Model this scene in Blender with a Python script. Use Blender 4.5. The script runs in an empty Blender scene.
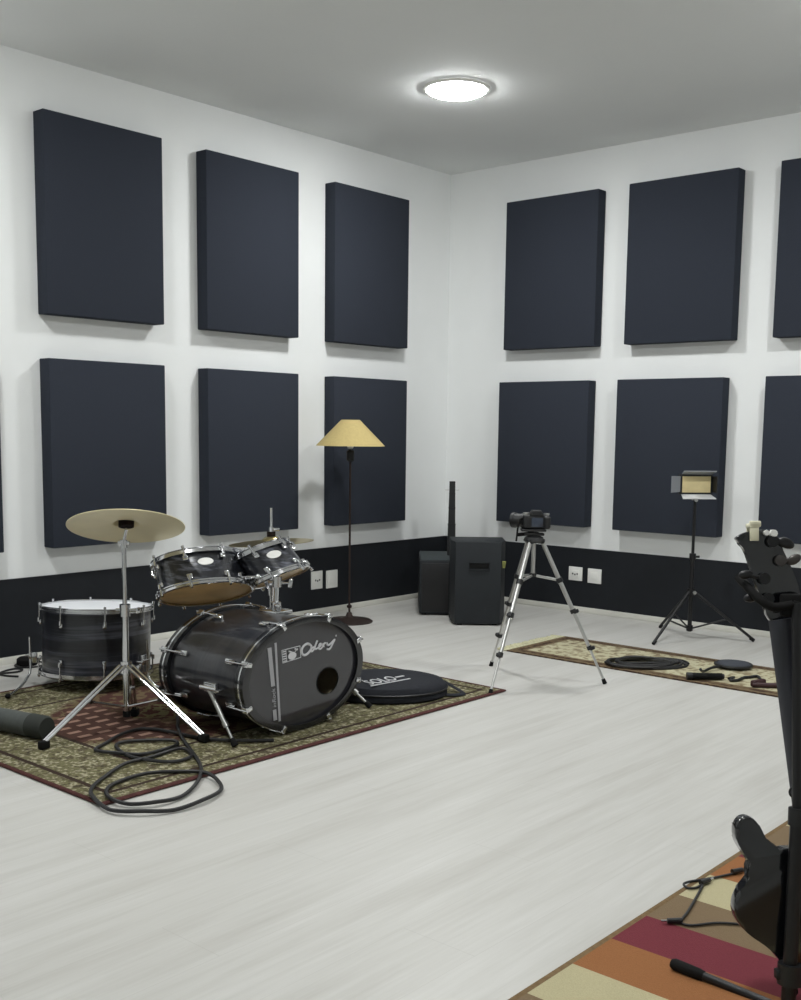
import bpy, bmesh, math, random
from mathutils import Vector, Matrix, Quaternion
random.seed(4)
SC = bpy.context.scene
COL = SC.collection
PI = math.pi
V = Vector

# ------------------------------------------------------------------ materials
def lin(c):
    return tuple((x / 12.92 if x <= .04045 else ((x + .055) / 1.055) ** 2.4) for x in c)

def rgb(r, g, b):
    return lin((r / 255, g / 255, b / 255)) + (1,)

def mat(name, col, rough=.6, metal=0.0, spec=.5, noise=0.0, nscale=40, bump=0.0, coat=0.0, stretch=None):
    m = bpy.data.materials.new(name); m.use_nodes = True
    nt = m.node_tree; b = nt.nodes['Principled BSDF']
    b.inputs['Base Color'].default_value = col
    b.inputs['Roughness'].default_value = rough
    b.inputs['Metallic'].default_value = metal
    b.inputs['Specular IOR Level'].default_value = spec
    b.inputs['Coat Weight'].default_value = coat
    b.inputs['Coat Roughness'].default_value = .12
    if noise or bump:
        tc = nt.nodes.new('ShaderNodeTexCoord')
        src = tc.outputs['Object']
        if stretch:
            mp = nt.nodes.new('ShaderNodeMapping'); mp.inputs['Scale'].default_value = stretch
            nt.links.new(src, mp.inputs['Vector']); src = mp.outputs['Vector']
        n = nt.nodes.new('ShaderNodeTexNoise'); n.inputs['Scale'].default_value = nscale
        n.inputs['Detail'].default_value = 4
        nt.links.new(src, n.inputs['Vector'])
        if noise:
            r = nt.nodes.new('ShaderNodeValToRGB')
            lo = [max(0, c * (1 - noise)) for c in col[:3]] + [1]
            hi = [min(1, c * (1 + noise)) for c in col[:3]] + [1]
            r.color_ramp.elements[0].position = .3; r.color_ramp.elements[0].color = lo
            r.color_ramp.elements[1].position = .7; r.color_ramp.elements[1].color = hi
            nt.links.new(n.outputs['Fac'], r.inputs['Fac'])
            nt.links.new(r.outputs['Color'], b.inputs['Base Color'])
        if bump:
            bp = nt.nodes.new('ShaderNodeBump'); bp.inputs['Strength'].default_value = bump
            bp.inputs['Distance'].default_value = .004
            nt.links.new(n.outputs['Fac'], bp.inputs['Height'])
            nt.links.new(bp.outputs['Normal'], b.inputs['Normal'])
    return m

def ramp(nt, stops, interp='LINEAR'):
    r = nt.nodes.new('ShaderNodeValToRGB'); cr = r.color_ramp; cr.interpolation = interp
    while len(cr.elements) < len(stops): cr.elements.new(.5)
    for e, (p, c) in zip(cr.elements, stops): e.position = p; e.color = c
    return r

class NT:
    """small node-graph helper"""
    def __init__(s, name, rough=.6):
        s.m = bpy.data.materials.new(name); s.m.use_nodes = True
        s.nt = s.m.node_tree; s.b = s.nt.nodes['Principled BSDF']; s.b.inputs['Roughness'].default_value = rough
        s.tc = s.nt.nodes.new('ShaderNodeTexCoord')
        s.sep = s.nt.nodes.new('ShaderNodeSeparateXYZ'); s.link(s.tc.outputs['Object'], s.sep.inputs[0])
        s.x, s.y, s.z = s.sep.outputs
    def link(s, a, b): s.nt.links.new(a, b)
    def math(s, op, a, b=None, c=None, clamp=False):
        n = s.nt.nodes.new('ShaderNodeMath'); n.operation = op; n.use_clamp = clamp
        for i, v in enumerate((a, b, c)):
            if v is None: continue
            if isinstance(v, (int, float)): n.inputs[i].default_value = v
            else: s.link(v, n.inputs[i])
        return n.outputs[0]
    def mix(s, f, a, b, mode='MIX'):
        n = s.nt.nodes.new('ShaderNodeMix'); n.data_type = 'RGBA'; n.blend_type = mode
        for i, v in ((0, f), (6, a), (7, b)):
            if isinstance(v, (int, float)): n.inputs[i].default_value = v
            elif isinstance(v, tuple): n.inputs[i].default_value = v
            else: s.link(v, n.inputs[i])
        return n.outputs[2]
    def noise(s, scale, detail=3, stretch=None, rough=.5):
        n = s.nt.nodes.new('ShaderNodeTexNoise'); n.inputs['Scale'].default_value = scale
        n.inputs['Detail'].default_value = detail; n.inputs['Roughness'].default_value = rough
        src = s.tc.outputs['Object']
        if stretch:
            mp = s.nt.nodes.new('ShaderNodeMapping'); mp.inputs['Scale'].default_value = stretch
            s.link(src, mp.inputs['Vector']); src = mp.outputs[0]
        s.link(src, n.inputs['Vector'])
        return n.outputs['Fac']
    def ramp(s, fac, stops, interp='LINEAR'):
        r = ramp(s.nt, stops, interp); s.link(fac, r.inputs['Fac']); return r.outputs['Color']
    def voronoi(s, scale, out='Color', stretch=None, feature='F1'):
        n = s.nt.nodes.new('ShaderNodeTexVoronoi'); n.inputs['Scale'].default_value = scale; n.feature = feature
        src = s.tc.outputs['Object']
        if stretch:
            mp = s.nt.nodes.new('ShaderNodeMapping'); mp.inputs['Scale'].default_value = stretch
            s.link(src, mp.inputs['Vector']); src = mp.outputs[0]
        s.link(src, n.inputs['Vector']); return n.outputs[out]
    def done(s, col): s.link(col, s.b.inputs['Base Color']); return s.m

M = {}
M['wall'] = mat('white wall paint', rgb(232, 234, 234), .8, spec=.2, noise=.012, nscale=3)
M['ceiling'] = mat('ceiling paint', rgb(226, 228, 228), .85, spec=.2, noise=.01, nscale=2)
M['band'] = mat('black wall band paint', rgb(24, 27, 32), .65, spec=.3, noise=.08, nscale=12)
M['baseboard'] = mat('white baseboard', rgb(214, 213, 205), .5, noise=.03, nscale=6)
M['panel'] = mat('charcoal acoustic fabric', rgb(50, 54, 63), .95, spec=.12, noise=.10, nscale=160, bump=.15)
M['plate'] = mat('white plastic plate', rgb(232, 232, 228), .35)
M['hole'] = mat('socket hole', rgb(92, 92, 92), .6)
M['chrome'] = mat('chrome', rgb(215, 216, 218), .16, 1.0)
M['steel'] = mat('brushed aluminium', rgb(196, 196, 194), .33, .9)
M['black_metal'] = mat('black painted metal', rgb(26, 26, 28), .42, .2)
M['black_plastic'] = mat('black plastic', rgb(24, 25, 27), .5)
M['black_rubber'] = mat('black rubber', rgb(22, 22, 22), .85, spec=.2)
M['bronze'] = mat('dark bronze lamp metal', rgb(48, 36, 32), .5, .4)
M['shade'] = mat('yellow fabric lampshade', rgb(184, 166, 114), .85, spec=.2, noise=.05, nscale=60)
M['shade_in'] = mat('white lampshade lining', rgb(225, 215, 180), .8)
M['speaker'] = mat('textured black cabinet paint', rgb(31, 35, 39), .62, spec=.35, noise=.12, nscale=220, bump=.3)
M['speaker_top'] = mat('paler charcoal top', rgb(62, 68, 70), .9, spec=.2, noise=.1, nscale=200, bump=.3)
M['hoop_black'] = mat('black lacquer hoop', rgb(20, 21, 25), .25, coat=.4)
M['head_white'] = mat('coated white drum head', rgb(226, 228, 232), .55, noise=.02, nscale=9)
M['head_amber'] = mat('amber drum head film', rgb(222, 186, 130), .3, noise=.12, nscale=9)
M['head_black'] = mat('black drum head film', rgb(46, 46, 50), .1, spec=.7)
M['head_back'] = mat('batter head film', rgb(170, 164, 146), .4)
M['logo'] = mat('silver print', rgb(205, 205, 208), .5)
M['logo_grey'] = mat('grey print', rgb(160, 160, 164), .5)
M['cymbal'] = mat('polished bronze cymbal', rgb(238, 226, 184), .4, .3, noise=.06, nscale=5)
M['cymbal_dark'] = mat('aged bronze cymbal', rgb(170, 156, 112), .28, .95, noise=.1, nscale=8)
M['felt'] = mat('dark felt', rgb(36, 30, 28), .95, spec=.1)
M['bag'] = mat('black nylon bag cloth', rgb(34, 36, 42), .8, spec=.25, noise=.15, nscale=60, bump=.2)
M['cable'] = mat('black cable rubber', rgb(30, 30, 31), .55)
M['tube'] = mat('dark grey tube cloth', rgb(74, 78, 76), .8, noise=.12, nscale=30)
M['tubecap'] = mat('dark end cap', rgb(42, 46, 42), .8)
M['bass'] = mat('glossy black lacquer', rgb(15, 16, 20), .12, spec=.6, coat=.6)
M['neck'] = mat('dark satin neck', rgb(46, 48, 56), .4, noise=.1, nscale=20, stretch=(6, 6, .5))
M['ivory'] = mat('ivory plastic', rgb(226, 222, 196), .45)
M['wood_binding'] = mat('burgundy rug binding', rgb(78, 50, 48), .95, spec=.1, noise=.2, nscale=60)
M['fringe'] = mat('pale rug fringe', rgb(186, 183, 154), .95, spec=.1, noise=.25, nscale=50)
M['tan_edge'] = mat('tan rug edge', rgb(118, 98, 72), .95, spec=.1, noise=.15, nscale=60)
M['led'] = mat('frosted amber led diffuser', rgb(214, 198, 150), .5, noise=.08, nscale=14)
M['door_white'] = mat('white reflector flap', rgb(205, 207, 210), .35)
M['door_grey'] = mat('grey reflector flap', rgb(138, 142, 148), .4)
M['yellow_tag'] = mat('yellow green tag', rgb(150, 154, 88), .6)
M['red_mark'] = mat('orange red sticker', rgb(190, 80, 40), .6)
M['screen'] = mat('camera lens glass', rgb(70, 78, 92), .1, .3)
M['lining'] = mat('bare maple inside of drum', rgb(168, 156, 130), .6, noise=.1, nscale=10)
M['cushion'] = mat('tan damping pillow', rgb(150, 132, 104), .9)

# drum shell: dark ash wrap with pale grain running round the shell
def shell_mat(name, axis_scale, hi=(78, 80, 90)):
    g = NT(name, .28)
    n = g.noise(1.0, 5, axis_scale, .65)
    c = g.ramp(n, [(.28, rgb(18, 19, 23)), (.5, rgb(30, 32, 38)), (.62, rgb(*hi)), (.68, rgb(36, 37, 43)), (.85, rgb(20, 21, 25))])
    g.b.inputs['Coat Weight'].default_value = .4
    return g.done(c)
M['shell_v'] = shell_mat('dark ash wrap on floor tom', (.8, .8, 26))
M['shell_t'] = shell_mat('dark ash wrap on tom', (5, 5, 34), (104, 107, 118))
M['shell_b'] = shell_mat('dark ash wrap on bass drum', (14, 1, 1), (46, 46, 50))

# floor: pale wood-look planks running along y
def floor_mat():
    g = NT('pale wood plank floor', .38)
    grain = g.noise(1.0, 6, (9, .7, 1), .6)
    fine = g.noise(1.0, 4, (60, 2.2, 1), .6)
    c = g.ramp(grain, [(.25, rgb(186, 184, 179)), (.5, rgb(200, 199, 195)), (.75, rgb(208, 207, 204))])
    c2 = g.ramp(fine, [(.3, rgb(226, 225, 222)), (.7, rgb(255, 255, 255))])
    c = g.mix(.35, c, c2, 'MULTIPLY')
    row = g.math('FRACT', g.math('DIVIDE', g.x, .27))
    seam = g.math('LESS_THAN', row, .008)
    rid = g.math('FLOOR', g.math('DIVIDE', g.x, .27))
    yo = g.math('FRACT', g.math('ADD', g.math('DIVIDE', g.y, 1.9), g.math('MULTIPLY', rid, .37)))
    seam = g.math('MAXIMUM', seam, g.math('LESS_THAN', yo, .0016))
    c = g.mix(g.math('MULTIPLY', seam, .35), c, rgb(170, 168, 162))
    g.b.inputs['Specular IOR Level'].default_value = .35
    return g.done(c)
M['floor'] = floor_mat()

# drum rug: object origin at its centre, half sizes hx, hy
def persian(name, hx, hy, field, motif_a, motif_b, border, bordermotif, accent, bw, lattice=True, scale=16):
    g = NT(name, .97); g.b.inputs['Specular IOR Level'].default_value = .1
    ax = g.math('ABSOLUTE', g.x); ay = g.math('ABSOLUTE', g.y)
    d = g.math('MINIMUM', g.math('SUBTRACT', hx, ax), g.math('SUBTRACT', hy, ay))   # distance to edge
    v1 = g.voronoi(scale, 'Distance'); v2 = g.voronoi(scale * 2.3, 'Distance')
    n1 = g.noise(scale * .9, 5, None, .62); n2 = g.noise(scale * 3, 3)
    soft = lambda v, t, w=.09: g.math('DIVIDE', g.math('SUBTRACT', v, t - w), 2 * w, None, True)
    f = g.mix(soft(n1, .52), field, motif_a)
    f = g.mix(g.math('MULTIPLY', g.math('SUBTRACT', 1.0, soft(v1, .27, .12)), .75), f, motif_b)
    f = g.mix(g.math('MULTIPLY', soft(n2, .57, .06), .75), f, accent)
    if lattice:
        # central medallion area: dark red ground with pinkish lattice
        u = g.math('ADD', g.x, g.y); w = g.math('SUBTRACT', g.x, g.y)
        lu = g.math('LESS_THAN', g.math('FRACT', g.math('MULTIPLY', g.x, 11)), .36)
        lw = g.math('LESS_THAN', g.math('FRACT', g.math('MULTIPLY', g.y, 9)), .62)
        lat = g.mix(g.math('MULTIPLY', lu, lw), rgb(82, 60, 53), rgb(156, 126, 112))
        med = g.math('ADD', g.math('DIVIDE', ax, hx), g.math('DIVIDE', ay, hy))
        wob = g.math('ADD', med, g.math('MULTIPLY', g.math('SUBTRACT', n1, .5), .12))
        red = g.mix(g.math('GREATER_THAN', n1, .5), rgb(82, 56, 50), rgb(108, 94, 72))
        n3 = g.math('ADD', g.math('MULTIPLY', g.y, -1.0), g.math('MULTIPLY', n1, .3))
        f = g.mix(g.math('SUBTRACT', 1.0, soft(wob, .92, .04)), f, red)
        f = g.mix(g.math('MULTIPLY', g.math('LESS_THAN', wob, .84), soft(n3, .62, .07)), f, lat)
        f = g.mix(g.math('LESS_THAN', wob, .36), f, g.mix(g.math('GREATER_THAN', n1, .5), rgb(118, 112, 80), rgb(84, 52, 48)))
    bm = g.mix(g.math('SUBTRACT', 1.0, soft(v2, .32, .12)), border, bordermotif)
    bm = g.mix(g.math('MULTIPLY', soft(n2, .57, .06), .8), bm, accent)
    bm = g.mix(g.math('MULTIPLY', g.math('SUBTRACT', 1.0, soft(n1, .42, .06)), .7), bm, motif_b)
    c = g.mix(g.math('LESS_THAN', d, bw), f, bm)
    for t in (bw, bw * .22):
        ln = g.math('LESS_THAN', g.math('ABSOLUTE', g.math('SUBTRACT', d, t)), .012)
        c = g.mix(ln, c, motif_b)
    pile = g.noise(260, 2)
    c = g.mix(.35, c, g.ramp(pile, [(.3, (.45, .45, .45, 1)), (.7, (1, 1, 1, 1))]), 'MULTIPLY')
    bp = g.nt.nodes.new('ShaderNodeBump'); bp.inputs['Strength'].default_value = .5; bp.inputs['Distance'].default_value = .006
    g.link(pile, bp.inputs['Height']); g.link(bp.outputs[0], g.b.inputs['Normal'])
    return g.done(c)
M['rug_drum'] = persian('olive and burgundy oriental rug', 1.0, 1.36, rgb(108, 104, 78), rgb(132, 127, 98), rgb(62, 50, 44),
                        rgb(112, 108, 80), rgb(80, 76, 58), rgb(186, 180, 154), .42, scale=17)
M['rug_run'] = persian('cream and brown runner rug', 1.15, .37, rgb(196, 191, 162), rgb(186, 180, 150), rgb(120, 104, 82),
                       rgb(72, 56, 46), rgb(112, 96, 74), rgb(116, 98, 74), .09, lattice=False, scale=9)

def stripes_mat(y0):
    g = NT('striped rug pile', .95); g.b.inputs['Specular IOR Level'].default_value = .12
    T, C, O, R = rgb(125, 107, 84), rgb(184, 176, 142), rgb(150, 102, 66), rgb(116, 55, 63)
    ys = [(-6.2, T), (-5.64, C), (-5.42, O), (-5.20, R), (-4.997, T), (-4.782, C), (-4.556, O), (-4.329, R), (-4.15, T), (-3.905, C), (-3.70, O), (-3.48, R), (-3.27, T)]
    a, b = -6.2, -3.0
    fac = g.math('DIVIDE', g.math('SUBTRACT', g.y, a - y0), b - a)
    c = g.ramp(fac, [((y - a) / (b - a), k) for y, k in ys], 'CONSTANT')
    pile = g.noise(240, 2)
    c = g.mix(.3, c, g.ramp(pile, [(.3, (.55, .55, .55, 1)), (.7, (1, 1, 1, 1))]), 'MULTIPLY')
    bp = g.nt.nodes.new('ShaderNodeBump'); bp.inputs['Strength'].default_value = .4; bp.inputs['Distance'].default_value = .005
    g.link(pile, bp.inputs['Height']); g.link(bp.outputs[0], g.b.inputs['Normal'])
    return g.done(c)

def emit(name, col, s):
    m = bpy.data.materials.new(name); m.use_nodes = True
    b = m.node_tree.nodes['Principled BSDF']
    b.inputs['Base Color'].default_value = (.8, .8, .8, 1)
    b.inputs['Emission Color'].default_value = col; b.inputs['Emission Strength'].default_value = s
    return m

# ------------------------------------------------------------------ mesh helpers
def frame(axis, xdir=None):
    z = V(axis).normalized()
    x = V(xdir) if xdir is not None else (V((1, 0, 0)) if abs(z.x) < .9 else V((0, 1, 0)))
    x = (x - z * x.dot(z)).normalized(); y = z.cross(x)
    return Matrix((x, y, z)).transposed()

def xf(axis, origin, xdir=None, scale=(1, 1, 1)):
    m = frame(axis, xdir).to_4x4() @ Matrix.Diagonal(V(scale).to_4d())
    m.translation = V(origin); return m

class B:
    def __init__(s): s.bm = bmesh.new()
    def _add(s, verts, faces, mx=None):
        vs = [s.bm.verts.new((mx @ V(v)) if mx else V(v)) for v in verts]
        for f in faces:
            try: s.bm.faces.new([vs[i] for i in f])
            except ValueError: pass
        return vs
    def box(s, c, d, mx=None, bev=0, seg=2):
        t = bmesh.new(); bmesh.ops.create_cube(t, size=1)
        for v in t.verts: v.co = V((v.co.x * d[0] + c[0], v.co.y * d[1] + c[1], v.co.z * d[2] + c[2]))
        if bev: bmesh.ops.bevel(t, geom=t.edges[:], offset=bev, segments=seg, affect='EDGES', profile=.5)
        s._merge(t, mx); return s
    def _merge(s, t, mx=None):
        t.verts.index_update()
        s._add([v.co.copy() for v in t.verts], [[v.index for v in f.verts] for f in t.faces], mx); t.free()
    def cyl(s, p0, p1, r0, r1=None, n=16):
        r1 = r0 if r1 is None else r1
        p0, p1 = V(p0), V(p1); f = frame(p1 - p0)
        vs = []
        for p, r in ((p0, r0), (p1, r1)):
            for i in range(n):
                a = 2 * PI * i / n
                vs.append(p + f @ V((r * math.cos(a), r * math.sin(a), 0)))
        fs = [[i, (i + 1) % n, n + (i + 1) % n, n + i] for i in range(n)]
        fs += [list(range(n - 1, -1, -1)), list(range(n, 2 * n))]
        s._add(vs, fs); return s
    def path(s, pts, r, n=8, closed=False, smooth=0, flat=1.0):
        pts = [V(p) for p in pts]
        for _ in range(smooth): pts = catmull(pts, closed)
        m = len(pts)
        tang = []
        for i in range(m):
            a = pts[(i - 1) % m] if (closed or i > 0) else pts[i]
            b = pts[(i + 1) % m] if (closed or i < m - 1) else pts[i]
            tang.append((b - a).normalized())
        up = V((0, 0, 1)) if abs(tang[0].z) < .9 else V((1, 0, 0))
        x = (up - tang[0] * up.dot(tang[0])).normalized()
        vs = []
        for i in range(m):
            if i:
                q = tang[i - 1].rotation_difference(tang[i]); x = (q @ x)
                x = (x - tang[i] * x.dot(tang[i])).normalized()
            y = tang[i].cross(x)
            rr = r[i] if isinstance(r, (list, tuple)) else r
            for k in range(n):
                a = 2 * PI * k / n
                vs.append(pts[i] + x * rr * math.cos(a) * flat + y * rr * math.sin(a))
        fs = []
        for i in range(m if closed else m - 1):
            j = (i + 1) % m
            for k in range(n): fs.append([i * n + k, i * n + (k + 1) % n, j * n + (k + 1) % n, j * n + k])
        if not closed: fs += [list(range(n - 1, -1, -1)), list(range((m - 1) * n, m * n))]
        s._add(vs, fs); return s
    def lathe(s, prof, mx=None, n=40, closed=False):
        """profile of (r, z); r == 0 ends become poles"""
        vs, rings = [], []
        for r, z in prof:
            if r < 1e-6: rings.append([len(vs)]); vs.append((0, 0, z))
            else:
                rings.append(list(range(len(vs), len(vs) + n)))
                vs += [(r * math.cos(2 * PI * i / n), r * math.sin(2 * PI * i / n), z) for i in range(n)]
        fs = []
        k = len(rings)
        for i in range(k if closed else k - 1):
            a, b = rings[i], rings[(i + 1) % k]
            if len(a) == 1 and len(b) == 1: continue
            for j in range(n):
                j2 = (j + 1) % n
                if len(a) == 1: fs.append([a[0], b[j2], b[j]])
                elif len(b) == 1: fs.append([a[j], a[j2], b[0]])
                else: fs.append([a[j], a[j2], b[j2], b[j]])
        s._add(vs, fs, mx); return s
    def prism(s, poly, z0, z1, mx=None, bev=0, seg=3):
        t = bmesh.new(); n = len(poly)
        lo = [t.verts.new((x, y, z0)) for x, y in poly]; hi = [t.verts.new((x, y, z1)) for x, y in poly]
        t.faces.new(lo[::-1]); t.faces.new(hi)
        side = []
        for i in range(n): side.append(t.faces.new([lo[i], lo[(i + 1) % n], hi[(i + 1) % n], hi[i]]))
        if bev:
            es = [e for e in t.edges if abs(e.verts[0].co.z - e.verts[1].co.z) < 1e-7]
            bmesh.ops.bevel(t, geom=es, offset=bev, segments=seg, affect='EDGES', profile=.5)
        s._merge(t, mx); return s
    def ball(s, c, r, mx=None, n=16):
        r = (r, r, r) if isinstance(r, (int, float)) else r
        t = bmesh.new(); bmesh.ops.create_uvsphere(t, u_segments=n, v_segments=max(6, n // 2), radius=1)
        for v in t.verts: v.co = V((v.co.x * r[0] + c[0], v.co.y * r[1] + c[1], v.co.z * r[2] + c[2]))
        s._merge(t, mx); return s
    def build(s, name, m, parent=None, label=None):
        o0 = ORG.get(parent.name, V((0, 0, 0))) if parent else V((0, 0, 0))
        bmesh.ops.remove_doubles(s.bm, verts=s.bm.verts[:], dist=1e-6)
        bmesh.ops.recalc_face_normals(s.bm, faces=s.bm.faces[:])
        if o0.length: bmesh.ops.translate(s.bm, verts=s.bm.verts[:], vec=-o0)
        me = bpy.data.meshes.new(name); s.bm.to_mesh(me); s.bm.free()
        me.materials.append(m)
        for p in me.polygons: p.use_smooth = True
        me.set_sharp_from_angle(angle=math.radians(38))
        o = bpy.data.objects.new(name, me); COL.objects.link(o)
        if parent: o.parent = parent
        ORG[o.name] = o0
        if label: o['label'] = label
        return o

ORG = {}
def catmull(p, closed):
    out = []; n = len(p)
    for i in range(n if closed else n - 1):
        a = p[(i - 1) % n] if (closed or i > 0) else p[i]; b = p[i]; c = p[(i + 1) % n]
        d = p[(i + 2) % n] if (closed or i + 2 < n) else c
        out += [b, (-a + b * 9 + c * 9 - d) / 16]
    if not closed: out.append(p[-1])
    return out

def tag(o, label, cat, group=None):
    o['label'] = label; o['category'] = cat
    if group: o['group'] = group
    return o

def thing(name, label, cat, loc, group=None, rotz=0, local=False):
    o = bpy.data.objects.new(name, None); COL.objects.link(o); o.empty_display_size = .1
    o.location = loc; o.rotation_euler = (0, 0, rotz)
    ORG[o.name] = V((0, 0, 0)) if local else V(loc)
    return tag(o, label, cat, group)

def solo(b, name, m, label, cat, loc, group=None):
    """a thing that is one mesh, its origin at loc"""
    ORG['__tmp'] = V(loc)
    class P: name = '__tmp'
    o0 = V(loc)
    bmesh.ops.translate(b.bm, verts=b.bm.verts[:], vec=-o0)
    o = b.build(name, m); o.location = o0; ORG[o.name] = o0
    return tag(o, label, cat, group)

def struct(b, name, m, parent=None):
    o = b.build(name, m, parent); o['kind'] = 'structure'; return o

def text_mesh(body, size, extrude=.001, shear=0.0, sx=1.0):
    c = bpy.data.curves.new('lettering', 'FONT'); c.body = body; c.size = size; c.extrude = extrude; c.shear = shear
    c.align_x = 'CENTER'; c.align_y = 'CENTER'
    o = bpy.data.objects.new('lettering', c); COL.objects.link(o)
    dg = bpy.context.evaluated_depsgraph_get(); dg.update()
    me = bpy.data.meshes.new_from_object(o.evaluated_get(dg))
    vs = [V((v.co.x * sx, v.co.y, v.co.z)) for v in me.vertices]; fs = [list(p.vertices) for p in me.polygons]
    bpy.data.objects.remove(o); bpy.data.curves.remove(c); bpy.data.meshes.remove(me)
    return vs, fs

# ------------------------------------------------------------------ the room (corner of the two panelled walls at the origin)
H = 3.765
RX, RY = 9.2, -10.6
b = B(); b.box((RX / 2, RY / 2, -.05), (RX + .4, -RY + .4, .1)); struct(b, 'floor', M['floor'])
b = B(); b.box((RX / 2, RY / 2, H + .05), (RX + .4, -RY + .4, .1)); struct(b, 'ceiling', M['ceiling'])
b = B(); b.box((-.1, RY / 2, H / 2), (.2, -RY + .4, H)); struct(b, 'wall_left', M['wall'])
b = B(); b.box((RX / 2, .1, H / 2), (RX, .2, H)); struct(b, 'wall_right', M['wall'])
b = B(); b.box((RX + .1, RY / 2, H / 2), (.2, -RY + .4, H)); struct(b, 'wall_front', M['wall'])
b = B(); b.box((RX / 2, RY - .1, H / 2), (RX, .2, H)); struct(b, 'wall_back', M['wall'])
ZB0, ZB1 = .046, .5404
b = B(); b.box((.004, RY / 2, (ZB0 + ZB1) / 2), (.008, -RY, ZB1 - ZB0)); struct(b, 'trim_1', M['band'])
b = B(); b.box((RX / 2 + .004, -.004, (ZB0 + ZB1) / 2), (RX - .008, .008, ZB1 - ZB0)); struct(b, 'trim_2', M['band'])
b = B(); b.box((.007, RY / 2, ZB0 / 2), (.014, -RY, ZB0), bev=.003); struct(b, 'baseboard_left', M['baseboard'])
b = B(); b.box((RX / 2 + .007, -.007, ZB0 / 2), (RX - .014, .014, ZB0), bev=.003); struct(b, 'baseboard_right', M['baseboard'])

# ------------------------------------------------------------------ ceiling lights
LIGHTS = [((1.60, -1.95), 26, 'round ceiling light above the corner of the two panelled walls')]
M['emit'] = emit('lit diffuser', (.985, 1, .99, 1), 153)
def ceiling_light(x, y, label):
    t = thing('ceiling_light', label, 'ceiling light', (x, y, H), 'round ceiling lights')
    b = B(); b.lathe([(.199, H - .002), (.225, H - .002), (.225, H - .012), (.215, H - .016), (.199, H - .016)], xf((0, 0, 1), (x, y, 0)), 40, closed=True)
    b.build('frame', M['plate'], t)
    b = B(); b.lathe([(0, H - .044), (.06, H - .043), (.12, H - .040), (.165, H - .034), (.192, H - .022), (.198, H - .010), (.198, H - .006), (0, H - .006)], xf((0, 0, 1), (x, y, 0)), 48)
    b.build('diffuser', M['emit'], t)
ceiling_light(1.60, -1.95, 'round ceiling light near the corner of the two panelled walls')
ceiling_light(4.45, -1.95, 'round ceiling light along the right-hand panelled wall, out at the right')
ceiling_light(1.60, -5.6, 'round ceiling light along the left-hand panelled wall, out at the left')
ceiling_light(4.9, -5.8, 'round ceiling light over the middle of the room, nearest the camera')

# ------------------------------------------------------------------ acoustic panels
W1, W2, T = .8905, .8975, .1125
ZU = (2.198, 3.425); ZL = (.725, 1.9245)
def panel(wall, a, w, z, label):
    b = B()
    if wall == 'L':
        loc = (.001, -a - w / 2, z[0]); b.box((.001 + T / 2, -a - w / 2, sum(z) / 2), (T, w, z[1] - z[0]), bev=.006)
    else:
        loc = (a + w / 2, -.001, z[0]); b.box((a + w / 2, -.001 - T / 2, sum(z) / 2), (w, T, z[1] - z[0]), bev=.006)
    return solo(b, 'acoustic_panel', M['panel'], label, 'acoustic panel', loc, 'black acoustic panels on the walls')
panel('L', 3.2346, W1, ZU, 'black acoustic panel in upper row of left wall, above the tilted crash cymbal')
panel('L', 1.9717, W1, ZU, 'black acoustic panel in upper row of left wall, the middle one of three')
panel('L', .6918, W1, ZU, 'black acoustic panel in upper row of left wall, nearest the room corner')
panel('L', 3.2346, W1, ZL, 'black acoustic panel in lower row of left wall, directly behind the tilted crash cymbal')
panel('L', 1.9717, W1, ZL, 'black acoustic panel in lower row of left wall, behind the flat ride cymbal rod')
panel('L', .6918, W1, ZL, 'black acoustic panel in lower row of left wall, behind the floor lamp shade')
p = panel('L', 4.465, W1, ZL, 'black acoustic panel in lower row, only a sliver at the left edge of the photo')
panel('R', .6976, W2, ZU, 'black acoustic panel in upper row of right wall, nearest the room corner')
panel('R', 1.8664, W2, ZU, 'black acoustic panel in upper row of right wall, above the video light')
panel('R', 3.0758, W2, ZU, 'black acoustic panel in upper row of right wall, cut off by the right photo edge')
panel('R', .662, W2, ZL, 'black acoustic panel in lower row of right wall, behind the camera on the tripod')
panel('R', 1.82, W2, ZL, 'black acoustic panel in lower row of right wall, behind the video light')
panel('R', 3.04, W2, ZL, 'black acoustic panel in lower row of right wall, behind the bass guitar headstock')

# ------------------------------------------------------------------ wall plates
def plate(wall, a0, a1, z0, z1, label, holes):
    ca = (a0 + a1) / 2; cz = (z0 + z1) / 2; w = a1 - a0; h = z1 - z0
    mx = xf((1, 0, 0), (.008, ca, cz), (0, 1, 0)) if wall == 'L' else xf((0, -1, 0), (ca, -.008, cz), (1, 0, 0))
    t = thing('wall_plate', label, 'wall outlet', mx.translation, 'white wall plates on the black band')
    b = B(); b.box((0, 0, .006), (w, h, .012), mx, bev=.004); b.build('plate', M['plate'], t)
    b = B(); b.box((0, 0, .013), (w * .55, h * .5, .006), mx, bev=.002); ins = b.build('insert', M['plate'], t)
    if holes:
        b = B()
        for dx, dy in ((-.022, 0), (.022, 0), (0, -.006)):
            b.cyl(mx @ V((dx, dy, .0155)), mx @ V((dx, dy, .0175)), .008, n=10)
        b.build('socket_holes', M['hole'], ins)
plate('L', -1.736, -1.61, .21, .357, 'white wall plate with socket on left wall, farther from the floor lamp', True)
plate('L', -1.564, -1.434, .203, .35, 'blank white wall plate on left wall, the one beside the floor lamp pole', False)
plate('R', 1.364, 1.496, .264, .38, 'white wall plate with socket on right wall, nearer the tripod', True)
plate('R', 1.55, 1.679, .257, .379, 'blank white wall plate on right wall, the one farther from the tripod', False)

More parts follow.
